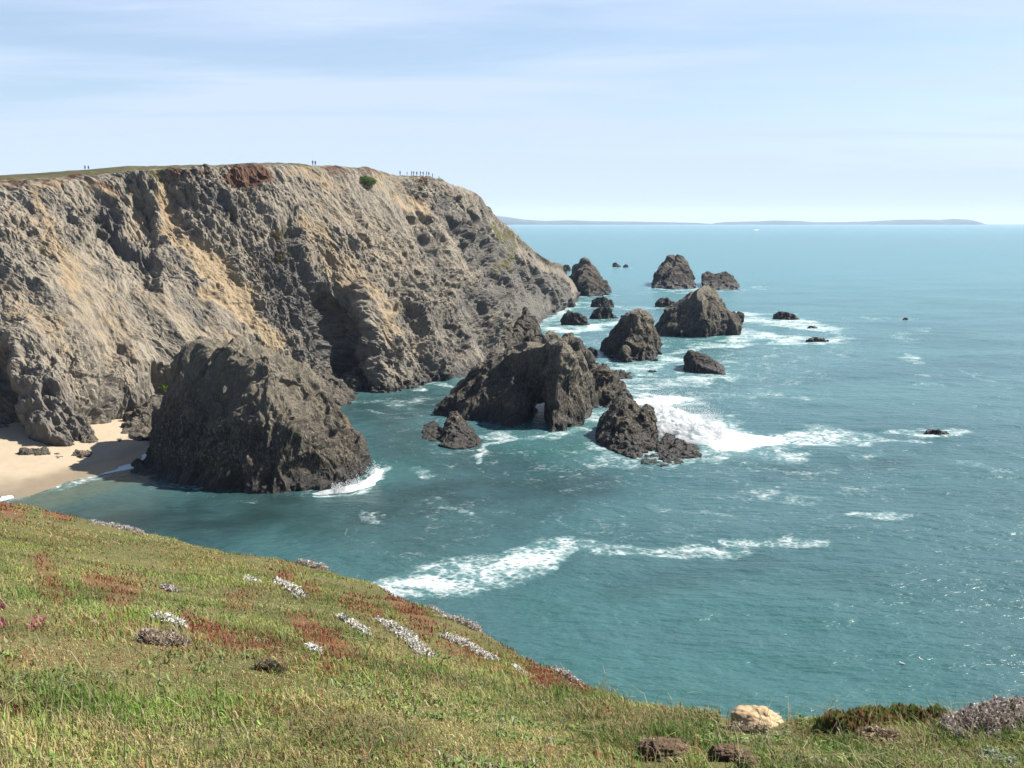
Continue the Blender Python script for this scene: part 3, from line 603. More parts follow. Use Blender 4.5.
# ------------------------------------------------------------------ breaking wave and spray
t = NT('white_water')
c = t.mix(t.noise(t.pos, .8, 5, .7), (0.74, 0.77, 0.79), (0.86, 0.87, 0.87))
t.base(c, .9, .1)
tr = t.n.new('ShaderNodeBsdfTranslucent'); t.l(c, tr.inputs[0])
ms = t.n.new('ShaderNodeMixShader'); ms.inputs[0].default_value = .62
t.l(t.bsdf.outputs[0], ms.inputs[1]); t.l(tr.outputs[0], ms.inputs[2]); t.l(ms.outputs[0], t.out.inputs[0])
t.l(t.bump(t.noise(t.pos, .7, 6, .7), .5, .5), t.bsdf.inputs['Normal'])
M_WHITE = t.m
def white_water(label, crest, wid, hgt, drops, seed, dropz):
    """ragged mound of white water along a crest line (world points), with drops thrown above it"""
    cp = np.array(crest, float); n = 200; m = 90
    C = catmull(np.column_stack([cp, np.array(wid), np.array(hgt)]), np.linspace(0, len(cp) - 1, n))
    T = np.gradient(C[:, :2], axis=0); T /= np.linalg.norm(T, axis=1)[:, None]; Nn = np.stack([-T[:, 1], T[:, 0]], 1)
    k = np.linspace(-1, 1, m)
    XY = C[:, None, :2] + Nn[:, None] * (k[None, :, None] * C[:, None, 2:3])
    P = np.concatenate([XY, np.zeros((n, m, 1))], 2).reshape(-1, 3)
    prof = (np.clip(1 - np.abs(k), 0, 1) ** .8)[None, :] * C[:, 3:4] * (np.minimum(np.linspace(0, 1, n), np.linspace(1, 0, n)) * 8).clip(0, 1)[:, None]
    prof = prof.ravel()
    nz = fbm(P / 3.0, 5, seed, .6, ridge=True); n2 = fbm(P / 1.0, 3, seed + 3, .6)
    P[:, 2] = prof * (.35 + .5 * fbm(P / 5.5, 5, seed + 31, .62) + .5 * nz ** 2) + (n2 - .5) * .5 * np.clip(prof, 0, 1) - .25 * (1 - np.clip(prof * 2, 0, 1)) - .12
    P[:, :2] += (np.stack([fbm(P / 2, 3, seed + 7), fbm(P / 2, 3, seed + 8)], 1) - .5) * 1.2
    fc = grid_faces(n, m)
    if drops:
        r = np.random.default_rng(seed)
        i = r.integers(int(n * dropz[0]), int(n * dropz[1]), drops); kk = r.normal(0, .45, drops)
        base = C[i, :2] + Nn[i] * (kk * C[i, 2])[:, None]
        hz = np.abs(r.normal(0, 1, drops)) * C[i, 3] * .85 + C[i, 3] * .2
        cl = fbm(np.column_stack([base, hz]) / 1.3, 3, seed + 20)
        keep = cl > .47
        base, hz = base[keep], hz[keep]; q = len(hz)
        s = r.uniform(.015, .05, q) * (1.2 - .5 * np.clip(hz / 5, 0, 1))
        tet = np.array([[1, 1, 1], [-1, -1, 1], [-1, 1, -1], [1, -1, -1]], float)
        DV = (np.column_stack([base, hz])[:, None] + tet[None] * s[:, None, None] * r.uniform(.5, 1.4, (q, 4, 1))).reshape(-1, 3)
        o4 = np.arange(q)[:, None] * 4 + len(P)
        tf = np.concatenate([o4 + np.array([a]) for a in ([0, 1, 2], [0, 3, 1], [0, 2, 3], [1, 3, 2])])
        P = np.concatenate([P, DV])
        fcs = [tf, fc]
    else: fcs = [fc]
    P, cen = recenter(P)
    o = link('white_water', make_mesh('white_water', P, fcs, smooth=True, mats=[M_WHITE]), loc=cen)
    return tag(o, label, 'breaking wave', kind='stuff')
S2 = lambda x, y: list(sea(x, y)[:2])
white_water('white wave bursting against the black rock', [S2(652, 408), S2(672, 424), S2(694, 436), S2(722, 438), S2(750, 438), S2(785, 438)], [4, 8, 8, 5, 4, 2], [2.2, 4.6, 3.8, 2.0, .9, .3], 40000, 501, (.0, .6))
white_water('low white surge at the right foot of the largest rock', [S2(312, 492), S2(345, 489), S2(370, 481), S2(377, 468)], [.7, 1.0, 1.3, 1.0], [.3, .7, 1.1, .7], 2500, 521, (.2, .95))

# ------------------------------------------------------------------ distant coast
t = NT('distant_land'); t.base(t.mix(t.noise(t.pos, .002, 5, .6), (0.045, 0.06, 0.055), (0.09, 0.10, 0.085)), .95, .1); M_HILL = t.m
def hills(prof, D0, depth, seed):
    n, m = 240, 24
    xs = np.linspace(prof[0][0], prof[-1][0], n)
    ys = np.interp(xs, [p[0] for p in prof], [p[1] for p in prof])
    rows = []
    for k in np.linspace(-1, 1, m):
        D = D0 + k * depth
        top = np.maximum(0, (221.3 - ys) / F * D0 + H)
        x = (xs - 512) / F * (D0 * CT + H * ST)
        hz = top * (1 - k * k) ** .6
        rows.append(np.column_stack([x, np.full(n, D), hz]))
    V = np.array(rows).reshape(-1, 3)
    nz = fbm(V / 500, 4, seed, .5, ridge=True)
    V[:, 2] = V[:, 2] * (.93 + .1 * nz) - 3
    return V, grid_faces(m, n)
V1, f1_ = hills([(440, 216), (470, 214.5), (488, 214.5), (505, 216.5), (525, 219.5), (545, 220.6), (573, 220), (600, 221), (633, 221.2), (660, 221.8), (697, 222.6), (715, 224), (722, 226)], 14000, 350, 601)
V2, f2_ = hills([(706, 226), (716, 222.8), (726, 221.6), (760, 221), (771, 220.2), (800, 220.6), (812, 221.8), (840, 221.8), (862, 221.3), (880, 220.6), (897, 219.7), (925, 219.4), (940, 219.8), (952, 218.8), (966, 219.2), (972, 221), (978, 224.5), (982, 226)], 14000, 350, 611)
tag(link('far_hills', make_mesh('far_hills', V1, f1_, smooth=True, mats=[M_HILL])), kind='structure')
tag(link('far_headland', make_mesh('far_headland', V2, f2_, smooth=True, mats=[M_HILL])), kind='structure')

# ------------------------------------------------------------------ near hillside
EDGE = [(-900, 500, 60), (-500, 498, 52), (-200, 497, 44), (-60, 496, 38), (0, 499, 35), (30, 508, 34), (75, 518, 32), (130, 531, 29), (170, 542, 27), (250, 555, 23.5), (300, 563, 21.5), (350, 577, 19.5), (400, 597, 17), (450, 617, 14.5),
        (500, 642, 12.2), (550, 669, 10.2), (600, 690, 8.8), (650, 704, 7.8), (700, 712, 7.3), (760, 722, 6.9), (810, 726, 6.7), (870, 724, 6.6), (940, 722, 6.7), (1024, 716, 7.0), (1200, 700, 7.8), (1500, 680, 9), (2000, 660, 11)]
EP = np.array([at(*e) for e in EDGE]); ET = EP[:, 0] / EP[:, 1]
_tt = np.linspace(-2.6, 2.6, 1601)
def _sm(a):
    k = np.hanning(41); k /= k.sum()
    return np.convolve(np.pad(a, 20, 'edge'), k, 'valid')
_ED = _sm(np.interp(_tt, ET, EP[:, 1])); _EZ = _sm(np.interp(_tt, ET, EP[:, 2] - H))
EYE = 1.62
def ground(x, y):
    x = np.asarray(x, float); y = np.maximum(np.asarray(y, float), .12)
    tt = x / y
    Dr = np.interp(tt, _tt, _ED); zr = np.interp(tt, _tt, _EZ)
    s = y / Dr
    zin = -EYE + (zr + EYE) * np.minimum(s, 1) ** 1.1
    o = np.maximum(y - Dr, 0)
    sl = (-(zr + EYE)) * 1.1 / Dr
    z = zin - sl * o - 0.9 * np.minimum(o, 1.2 + .04 * Dr) ** 1.5 - 1.25 * np.maximum(o - 1.0 - .04 * Dr, 0)
    P = np.column_stack([x.ravel(), y.ravel(), np.zeros(x.size)])
    fade = sstep(1.0, 4.0, np.hypot(x, y)).ravel()
    n = (fbm(P / 2.6, 3, 701) - .5) * .16 * (1 + np.minimum(y.ravel() / 18, 1.2)) + (fbm(P / .55, 3, 702) - .5) * .07
    return H + z + (n * fade).reshape(x.shape)

tcol = np.concatenate([np.linspace(-2.5, -.8, 60)[:-1], np.linspace(-.8, .8, 620), np.linspace(.8, 2.5, 60)[1:]])
sr = np.concatenate([np.geomspace(.03, 1.0, 260), 1 + np.geomspace(.006, 4.0, 120)])
DRc = np.interp(tcol, _tt, _ED)
YG = sr[:, None] * DRc[None, :]; YG = np.where(sr[:, None] > 1, DRc[None] + (sr[:, None] - 1) * 12, YG)
XG = tcol[None] * YG
ZG = ground(XG, YG)
VG = np.stack([XG.ravel(), YG.ravel(), np.maximum(ZG.ravel(), -4)], 1)
pxg, pyg = proj(VG)
REDS = [(.8, [(95, 580, 9), (130, 588, 10), (115, 603, 8)]), (.9, [(188, 622, 7), (215, 634, 9), (238, 645, 7)]), (1, [(250, 640, 6), (272, 650, 8)]), (1, [(300, 622, 8), (325, 640, 12), (345, 652, 9)]), (.9, [(392, 598, 5), (412, 612, 8), (425, 625, 8)]),
        (1, [(520, 648, 4), (540, 668, 8), (545, 684, 7)]), (.9, [(283, 577, 6)]), (1, [(-20, 503, 7), (8, 510, 7), (18, 514, 6)]), (.9, [(48, 514, 4), (64, 517, 4)]), (.6, [(40, 560, 6), (60, 600, 8)]), (.55, [(350, 600, 8), (375, 615, 8)]),
        (.5, [(450, 640, 8), (480, 655, 7)]), (.45, [(240, 600, 10)]), (.5, [(310, 590, 8)]), (.7, [(560, 680, 5), (585, 690, 5)]), (.4, [(20, 660, 10)]), (.4, [(600, 715, 10), (640, 725, 8)]), (.5, [(8, 712, 5), (30, 718, 4)])]
PINK = [(1, [(0, 609, 5)]), (1, [(2, 626, 4)]), (.9, [(36, 624, 5)]), (.7, [(64, 622, 4)]), (.6, [(76, 630, 3)]), (.8, [(100, 636, 0.1)])]
STRAW = [(.8, [(140, 655, 18), (190, 640, 14)]), (.7, [(440, 690, 14), (480, 690, 10)]), (.6, [(270, 600, 14), (300, 620, 8)]), (.7, [(380, 700, 14), (420, 720, 14)]), (.3, [(60, 740, 22), (180, 745, 22)]), (.6, [(620, 735, 14)]), (.7, [(640, 715, 8), (680, 712, 8)]),
         (.6, [(100, 540, 14), (60, 535, 10)]), (.7, [(760, 735, 9), (790, 730, 8)]), (.7, [(880, 740, 14), (930, 735, 10)]), (.5, [(360, 580, 10)])]
LUSH = [(.9, [(20, 630, 14), (60, 640, 14)]), (.8, [(160, 690, 24), (230, 690, 20)]), (.8, [(440, 672, 8), (400, 670, 10)]), (.7, [(140, 560, 10), (180, 562, 8)]), (.8, [(220, 620, 8)]), (.7, [(60, 690, 20)]), (.8, [(600, 745, 14)]), (.7, [(700, 730, 8)]), (.8, [(840, 750, 18)]), (.7, [(960, 745, 14)]), (.7, [(500, 740, 18)])]
redg = strokes(pxg, pyg, REDS, 1.5)
t = NT('hillside_soil')
n1 = t.noise(t.pos, .55, 6, .65); n2 = t.noise(t.pos, 5, 6, .7)
c = t.mix(t.mapr(n1, .35, .65), (0.065, 0.075, 0.02), (0.125, 0.105, 0.042))
c = t.mix(t.math('MULTIPLY', t.mapr(n2, .45, .7), .6), c, (0.14, 0.105, 0.06))
n3 = t.noise(t.pos, 38, 5, .75)
c = t.mix(t.mapr(n3, .35, .65, .75, 0), c, (0.035, 0.04, 0.014))
c = t.mix(t.math('MULTIPLY', t.attr('red'), .6), c, (0.13, 0.05, 0.03))
zz = t.sep(t.pos)[2]
c = t.mix(t.mapr(zz, 20, 34, 1, 0), c, (0.20, 0.17, 0.13))
t.base(c, .95, .15); t.l(t.bump(n2, .8, .06), t.bsdf.inputs['Normal'])
tag(link('hillside', make_mesh('hillside', VG, grid_faces(len(sr), len(tcol)), {'red': redg}, smooth=True, mats=[t.m])), kind='structure')

t = NT('leaf_blade')
t.base(t.attr('Col', 'Color'), .65, .25)
tr = t.n.new('ShaderNodeBsdfTranslucent'); t.l(t.attr('Col', 'Color'), tr.inputs[0])
ms = t.n.new('ShaderNodeMixShader'); ms.inputs[0].default_value = .3
t.l(t.bsdf.outputs[0], ms.inputs[1]); t.l(tr.outputs[0], ms.inputs[2]); t.l(ms.outputs[0], t.out.inputs[0])
M_LEAF = t.m

def blades(B, h, w, ang, lean, bend, col):
    """thin bent blades: 5 vertices each"""
    n = len(B)
    wd = np.column_stack([np.cos(ang), np.sin(ang), np.zeros(n)])
    ld = np.column_stack([np.cos(lean), np.sin(lean), np.zeros(n)])
    up = np.array([0, 0, 1.0])
    mid_ = B + up * (h * .55)[:, None] + ld * (h * bend * .35)[:, None]
    tip = B + up * (h * np.maximum(.98 - .35 * bend, .12))[:, None] + ld * (h * bend)[:, None]
    hw = (w * .5)[:, None]
    V = np.stack([B - wd * hw, B + wd * hw, mid_ + wd * hw * .75, mid_ - wd * hw * .75, tip], 1).reshape(-1, 3)
    o = np.arange(n)[:, None] * 5
    return V, [o + np.array([[3, 2, 4]]), o + np.array([[0, 1, 2, 3]])], np.repeat(col, 5, 0)

def scatter(n, dmin=2.0, tmin=-.66, tmax=.66, over=.35):
    tt = rng.uniform(tmin, tmax, n)
    if tmax > .6:                        # some of it beside the view as well
        m = rng.random(n) < .22; tt[m] = np.sign(rng.random(m.sum()) - .5) * rng.uniform(.66, 1.45, m.sum())
    Dr = np.interp(tt, _tt, _ED)
    D = np.exp(rng.uniform(math.log(dmin), np.log(Dr + over * (1 + Dr * .06))))
    return tt * D, D

pal = lambda *c: np.array(c, float)
NG = 700000
x, y = scatter(NG)
z = ground(x, y); B = np.column_stack([x, y, z])
bx, by = proj(B)
red_ = strokes(bx, by, REDS, 1.5); lush = strokes(bx, by, LUSH, 1.5); straw = strokes(bx, by, STRAW, 1.5)
P2 = np.column_stack([x, y, 0 * x])
nA = fbm(P2 / 1.1, 4, 801); nB = fbm(P2 / .45, 3, 802); nC = fbm(P2 / 3.5, 3, 803)
nD = fbm(P2 / .16, 3, 808)
g = np.clip(.43 + (nA - .5) * 2.2 + (nD - .5) * 2.0 + lush * .5 - straw * .6 + rng.normal(0, .16, NG), 0, 1)[:, None]
col = pal(.29, .245, .10) * (1 - g) + pal(.118, .182, .034) * g
olive = (sstep(8, 16, y) * .75)[:, None]
col = col * (1 - olive) + (pal(.25, .215, .07) * (1 - g) + pal(.145, .175, .036) * g) * olive
rd = rng.random(NG)
dead = (rd < .07 + .14 * straw + .18 * (nB > .58))
col[dead] = pal(.30, .24, .14) * rng.uniform(.6, 1.15, (dead.sum(), 1))
vivid = (rd > .92); col[vivid] = pal(.13, .23, .04) * rng.uniform(.8, 1.3, (vivid.sum(), 1))
isr = rng.random(NG) < red_ * .75 + .32 * sstep(.46, .62, nC) * sstep(3.5, 7, y)
col[isr] = pal(.20, .07, .035) * rng.uniform(.6, 1.4, (isr.sum(), 1))
col *= rng.uniform(.7, 1.25, (NG, 1)) * (.72 + .56 * sstep(.3, .7, fbm(P2 / .9, 3, 809)))[:, None] * 1.0
patch = .55 + 1.0 * sstep(.35, .65, nA)
h = rng.lognormal(-.1, .4, NG) * (.042 + .034 * sstep(6, 2.8, y)) * patch * (1 - .45 * red_)
h = np.where(y > 9, np.minimum(h, .09), h) * (1 - .2 * olive[:, 0])
px_m = y / F
w = np.maximum(rng.uniform(.004, .011, NG), px_m * .8)
bare = fbm(P2 / .7, 3, 806) < .33
keep = ~(bare & (rng.random(NG) < .5))
for qx, qy, rx, ry in ((754, 722, 34, 22), (662, 758, 30, 22), (732, 760, 26, 18)):
    keep &= ~((((bx - qx) / rx) ** 2 + ((by - qy) / ry) ** 2 < 1) & (rng.random(NG) < .93))
h = h * np.where((by > 725) & (by < 775) & (bx > 700) & (bx < 790), .6, 1)
Vb, Fb, Cb = blades(B[keep] - np.array([0, 0, .01]), h[keep], w[keep], rng.uniform(0, math.pi, NG)[keep], (rng.normal(2.6, 1.1, NG))[keep], rng.gamma(2.2, .26, NG).clip(0, 1.5)[keep], col[keep])
tag(link('grass', make_mesh('grass', Vb, Fb, colors=Cb, mats=[M_LEAF])), kind='stuff')

# tall seed stems and bent straw near the camera
NS = 6600
x, y = scatter(NS, 2.2); z = ground(x, y)
h = rng.uniform(.12, .30, NS) * np.where(y > 9, .55, 1)
col = np.where(rng.random((NS, 1)) < .55, pal(.31, .25, .15), pal(.12, .17, .05)) * rng.uniform(.7, 1.2, (NS, 1))
Vb, Fb, Cb = blades(np.column_stack([x, y, z]), h, np.maximum(.005, y / F * .8), rng.uniform(0, 3.1, NS), rng.uniform(0, 6.28, NS), rng.gamma(2.5, .28, NS).clip(0, 1.6), col)
tag(link('dry_grass', make_mesh('dry_grass', Vb, Fb, colors=Cb, mats=[M_LEAF])), kind='stuff')

# low broad leaved weeds among the grass
NW = 76000
x, y = scatter(NW, 2.2); P2 = np.column_stack([x, y, 0 * x])
keep = (fbm(P2 / .28, 3, 821) > .55) & (fbm(P2 / 1.6, 3, 822) > .45)
x, y = x[keep], y[keep]; n = len(x)
u = rng.random((n, 1))
col = (pal(.12, .20, .045) * (u < .55) + pal(.20, .23, .07) * ((u >= .55) & (u < .85)) + pal(.24, .25, .16) * (u >= .85)) * rng.uniform(.65, 1.25, (n, 1))
Vb, Fb, Cb = blades(np.column_stack([x, y, ground(x, y)]), rng.uniform(.03, .07, n), np.maximum(rng.uniform(.010, .022, n), y / F * 1.2), rng.uniform(0, 3.1, n), rng.uniform(0, 6.28, n), rng.uniform(.5, 1.6, n), col)
tag(link('weeds', make_mesh('weeds', Vb, Fb, colors=Cb, mats=[M_LEAF])), kind='stuff')

# red ice plant mats and pink flowers: stubby upright fingers
NI = 250000
x, y = scatter(NI, 2.5); z = ground(x, y); B = np.column_stack([x, y, z]); bx, by = proj(B)
red_ = strokes(bx, by, REDS, 1.5)
pk = fbm(np.column_stack([x, y, 0 * x]) / .5, 3, 811)
red_ = np.maximum(red_, .5 * strokes(bx, by, [(a, [(q[0], q[1], q[2] * 2.1) for q in p]) for a, p in REDS], 1.6))
keep = rng.random(NI) < red_ ** 1.1 * sstep(.38, .6, pk)
B = B[keep]; n = len(B)
u = rng.random((n, 1))
col = (pal(.22, .06, .042) * (u < .5) + pal(.27, .12, .075) * ((u >= .5) & (u < .78)) + pal(.13, .13, .04) * (u >= .78)) * rng.uniform(.6, 1.35, (n, 1))
h = rng.uniform(.02, .05, n) * (1 + np.minimum(B[:, 1] / 25, .8)); w = np.maximum(.012, B[:, 1] / F * 1.3)
Vb, Fb, Cb = blades(B, h, w, rng.uniform(0, 3.1, n), rng.uniform(0, 6.28, n), rng.uniform(.05, .7, n), col)
tag(link('ice_plant', make_mesh('ice_plant', Vb, Fb, colors=Cb, mats=[M_LEAF])), kind='stuff')
x, y = scatter(60000, 4.0, -.7, -.3); z = ground(x, y); B = np.column_stack([x, y, z]); bx, by = proj(B)
keep = rng.random(len(x)) < strokes(bx, by, PINK, 1.6) * .3
B = B[keep]; n = len(B)
col = np.where(rng.random((n, 1)) < .6, pal(.38, .11, .15), pal(.20, .08, .06)) * rng.uniform(.7, 1.2, (n, 1))
Vb, Fb, Cb = blades(B, rng.uniform(.04, .08, n), np.full(n, .018), rng.uniform(0, 3.1, n), rng.uniform(0, 6.28, n), rng.uniform(.1, .8, n), col)
tag(link('pink_flowers', make_mesh('pink_flowers', Vb, Fb, colors=Cb, mats=[M_LEAF])), kind='stuff')

# ------------------------------------------------------------------ plants that stand out
def ground_hit(px, py):
    X, Y, Z = ray(px, py)
    D = np.geomspace(1.5, 45, 4000); zz = H + Z / Y * D
    gz = ground(X / Y * D, D)
    i = np.argmax(gz >= zz)
    if gz[i] < zz[i]:                         # the ray passes over the edge: stand it on the edge
        i = int(np.argmin(zz - gz))
    return X / Y * D[i], D[i], gz[i]

def clump(name, label, cat, pts, wpx, hgt, n, cols, leaf, group=None, stems=0, up=.5, stemcol=(.2, .16, .12), sh_=.55):
    """leafy cushion draped on the slope along pts (pixels), wpx half width"""
    C = np.array([ground_hit(*p) for p in pts])
    if len(C) == 1: C = np.concatenate([C, C + np.array([[.02, 0, 0]])])
    r = np.random.default_rng(int(pts[0][0] * 7 + pts[0][1]) + 5000)
    k = r.uniform(0, len(C) - 1, n); i = np.minimum(k.astype(int), len(C) - 2); f = (k - i)[:, None]
    c = C[i] * (1 - f) + C[i + 1] * f
    rad = wpx * (1.35 if group else 1) * c[:, 1] / F; hgt = hgt * (.75 if group else 1)
    a = r.uniform(0, 6.283, n); q = np.sqrt(r.random(n))
    x = c[:, 0] + np.cos(a) * q * rad; y = c[:, 1] + np.sin(a) * q * rad * 1.25
    lump = fbm(np.column_stack([x, y, 0 * x]) / max(.06, rad.mean() * .45), 3, int(pts[0][0]))
    hz = hgt * .55 * (1 - q ** 2.2) ** .6 * (.45 + 1.1 * lump) * r.uniform(.55, 1.0, n)
    keep = (lump > (.38 if n > 2400 else 0)) & (r.random(n) < sstep(.40, .55, lump) * .7 + .3)
    x, y, hz, q = x[keep], y[keep], hz[keep], q[keep]; n = len(x)
    z = ground(x, y) + hz - .01
    cols = np.array(cols, float); ci = r.integers(0, len(cols), n)
    col = cols[ci] * r.uniform(.7, 1.25, (n, 1))
    L = np.maximum(leaf * r.uniform(.6, 1.4, n), y / F * 1.1)
    B = np.column_stack([x, y, z])
    V, Fc, Cc = blades(B, L * 1.4, L, r.uniform(0, 3.1, n), r.uniform(0, 6.28, n), r.uniform(0, 2.2, n) * (1 - up) + .1, col)
    if stems:
        j = r.integers(0, n, stems)
        Bs = np.column_stack([x[j], y[j], ground(x[j], y[j])])
        Vs, Fs, Cs = blades(Bs, hgt * sh_ * r.uniform(.9, 1.7, stems), np.maximum(.006, Bs[:, 1] / F * .7), r.uniform(0, 3.1, stems), r.uniform(0, 6.28, stems), r.uniform(.05, .6, stems), np.array(stemcol) * r.uniform(.6, 1.4, (stems, 1)))
        Fc = [np.concatenate([Fc[0], Fs[0] + len(V)]), np.concatenate([Fc[1], Fs[1] + len(V)])]
        V = np.concatenate([V, Vs]); Cc = np.concatenate([Cc, Cs])
    V, cen = recenter(V)
    return tag(link(name, make_mesh(name, V, Fc, colors=Cc, mats=[M_LEAF]), loc=cen), label, cat, group)

GREY = [(.42, .39, .36), (.52, .50, .47), (.30, .27, .25), (.20, .14, .12), (.36, .31, .27)]
WHT = [(.66, .65, .61), (.58, .56, .52), (.42, .38, .33), (.20, .19, .10)]
GG = 'pale grey cushion plants on the slope'
for lab, pts, wp, hg, n, cs, lf in [
        ('long silver grey cushion plant on the far left edge of the slope', [(96, 523), (115, 526), (138, 533)], 7, .30, 2600, GREY, .03),
        ('grey bristly cushion plant on the slope edge above the left bay', [(303, 562), (325, 566)], 6, .28, 1500, GREY, .03),
        ('white cushion plant slanting down below the bristly edge plant', [(278, 583), (292, 590), (303, 600)], 5, .20, 1700, WHT, .028),
        ('small white sprig cluster left of the slanting white plant', [(246, 578), (256, 583)], 4, .12, 700, WHT, .025),
        ('white cushion plant nearest the left, beside red mats', [(157, 620), (170, 624), (182, 629)], 6, .17, 1800, WHT, .024),
        ('tiny pale plant above the leftmost white cushion', [(167, 588), (174, 592)], 5, .12, 700, GREY, .024),
        ('broad white cushion plant in the middle of the slope', [(384, 624), (405, 636), (426, 656)], 8, .18, 3600, WHT, .022),
        ('narrow white streak of plant left of the broad white cushion', [(343, 619), (356, 626), (368, 636)], 5, .15, 1100, WHT, .022),
        ('white cushion plant between the broad one and the red patch', [(446, 638), (472, 649), (494, 662)], 6, .16, 2200, WHT, .02),
        ('grey cushion plant on the edge above the foam drift', [(432, 607), (455, 615), (480, 627)], 5, .20, 2600, GREY, .02),
        ('small white tuft in the red patch left of centre', [(312, 650), (316, 655)], 5, .14, 900, WHT, .02),
        ('grey pink fringe of plant on the edge right of the red patch', [(556, 669), (570, 677), (582, 685)], 4.5, .16, 2000, GREY, .016),
        ('pale low plant just below the white cushion on the right', [(515, 668), (526, 676)], 4, .10, 1000, WHT, .016),
        ('silvery plant in the grass at the lower right corner', [(985, 757), (1005, 762)], 11, .10, 1500, [(.25, .28, .20), (.36, .38, .30), (.15, .18, .09)], .016),
        ('silvery plant at the bottom right of the brown clods', [(790, 762), (820, 764)], 9, .09, 1300, [(.25, .28, .20), (.33, .36, .28), (.15, .18, .09)], .014)]:
    clump('cushion_plant', lab, 'plant', pts, wp, hg, n, cs, lf, GG)
clump('ice_plant_mound', 'dark green and red succulent mound on the right edge', 'plant', [(832, 730), (862, 725), (890, 722), (935, 722)], 22, .20, 5200,
      [(.10, .15, .04), (.14, .17, .05), (.20, .09, .055), (.17, .15, .05)], .026, None, 380, .95, (.16, .07, .04), .5)
clump('grey_shrub', 'dry grey brown twiggy shrub at the right border', 'shrub', [(962, 735), (1000, 726), (1030, 716), (1070, 706)], 32, .28, 7500,
      [(.20, .155, .135), (.27, .22, .195), (.42, .37, .33), (.12, .09, .078)], .018, None, 1500, .5, (.30, .26, .23), .42)
clump('dead_plant', 'dead brown tuft between the tan stone and the succulent mound', 'plant', [(868, 738), (890, 738)], 14, .10, 900, [(.26, .19, .12), (.33, .26, .18), (.17, .11, .07)], .02, None, 120)
clump('dead_plant', 'dead grey tuft of grass just in front of the tan stone', 'plant', [(735, 730), (760, 732)], 12, .08, 900, [(.26, .21, .15), (.36, .30, .22), (.17, .13, .09)], .018, None, 120)
clump('dead_plant', 'dark dead tuft on the slope right of the red mats', 'plant', [(262, 668), (280, 672)], 8, .14, 900, [(.12, .09, .06), (.20, .16, .10), (.09, .10, .04)], .02, None, 90)
clump('dead_plant', 'large straw coloured dead tuft below the leftmost white cushion', 'plant', [(148, 642), (178, 645)], 13, .16, 1700, [(.30, .24, .18), (.40, .34, .27), (.22, .16, .12)], .02, None, 420, .5, (.38, .32, .25))

def leafy(label, px, py, w, h, cols, n=700):           # bush on the far cliff, standing on the rock
    d = np.hypot(HPX - px, (HPY - py)); i = np.unravel_index(np.argmin(d), d.shape); c0 = HEAD[i]
    r = np.random.default_rng(int(px * 3 + py)); rad = w * c0[1] / F; hh = h * c0[1] / F
    a = r.normal(0, 1, (n, 3)); a /= np.linalg.norm(a, axis=1)[:, None]; a *= (r.random((n, 1)) ** .4)
    kp = fbm(a * 2.2 + px, 3, 77) > .44; a = a[kp]; n = len(a); B = c0 + a * np.array([rad, rad * .8, hh]); col = np.array(cols)[r.integers(0, len(cols), n)] * r.uniform(.6, 1.3, (n, 1))
    L = r.uniform(.2, .45, n)
    V, Fc, Cc = blades(B, L, L * .8, r.uniform(0, 3.1, n), r.uniform(0, 6.28, n), r.uniform(.1, 1.2, n), col)
    V, cen = recenter(V)
    tag(link('cliff_bush', make_mesh('cliff_bush', V, Fc, colors=Cc, mats=[M_LEAF]), loc=cen), label, 'bush', 'bushes growing on the cliff')
HPY = proj(HEAD.reshape(-1, 3))[1].reshape(NR, NU); HPX = proj(HEAD.reshape(-1, 3))[0].reshape(NR, NU)
GR = [(.06, .11, .02), (.11, .17, .035), (.08, .11, .03)]; YG_ = [(.15, .19, .04), (.11, .15, .03)]; OL = [(.14, .12, .05), (.09, .09, .03), (.16, .10, .05)]
leafy('largest dark green bush just below the headland rim', 366, 182, 11, 5, GR, 3200)
leafy('bright green bush low in the cleft behind the largest rock', 163, 389, 5, 4, YG_)
leafy('yellow green tuft at the right end of the largest rock top', 313, 372, 4, 2, YG_, 300)
leafy('upper olive bush on the middle of the cliff face', 276, 236, 5, 4, OL)
leafy('lower olive brown bush on the middle of the cliff face', 281, 258, 5, 4, OL)

# ------------------------------------------------------------------ stone and clods in the grass
def lump(name, label, cat, px, py, wpx, hpx, mat, seed, sink=.3, sq=.8):
    c = np.array(ground_hit(px, py)); r = wpx * c[1] / F; hh = hpx * c[1] / F
    bm = bmesh.new(); bmesh.ops.create_icosphere(bm, subdivisions=6, radius=1.0)
    V = np.array([v.co[:] for v in bm.verts]); fc = np.array([[v.index for v in f.verts] for f in bm.faces]); bm.free()
    d = 1 + (fbm(V * 1.3 + seed, 3, seed) - .5) * .7 + (fbm(V * 4 + seed, 5, seed + 4, .6, ridge=True) - .6) * .28 * sq + (fbm(V * 14, 3, seed + 9) - .5) * .10 * sq
    V = V * d[:, None] * np.array([r, r * .8, max(hh, r * .62)])
    return tag(link(name, make_mesh(name, V, fc, smooth=True, mats=[mat]), loc=c + np.array([0, 0, hh * (1 - sink) * .35])), label, cat)
t = NT('tan_stone')
c = t.mix(t.mapr(t.noise(t.pos, 5, 6, .65), .35, .65), (0.26, 0.185, 0.105), (0.37, 0.275, 0.165))
c = t.mix(t.math('MULTIPLY', t.mapr(t.noise(t.pos, 22, 5, .7), .56, .68), .6), c, (0.20, 0.15, 0.10))
t.base(c, .9, .2); t.l(t.bump(t.noise(t.pos, 30, 6, .7), .6, .015), t.bsdf.inputs['Normal']); M_TAN = t.m
t = NT('brown_peat')
c = t.mix(t.noise(t.pos, 18, 6, .7), (0.05, 0.03, 0.022), (0.17, 0.115, 0.08))
t.base(c, .95, .1); t.l(t.bump(t.noise(t.pos, 45, 6, .75), .9, .02), t.bsdf.inputs['Normal']); M_PEAT = t.m
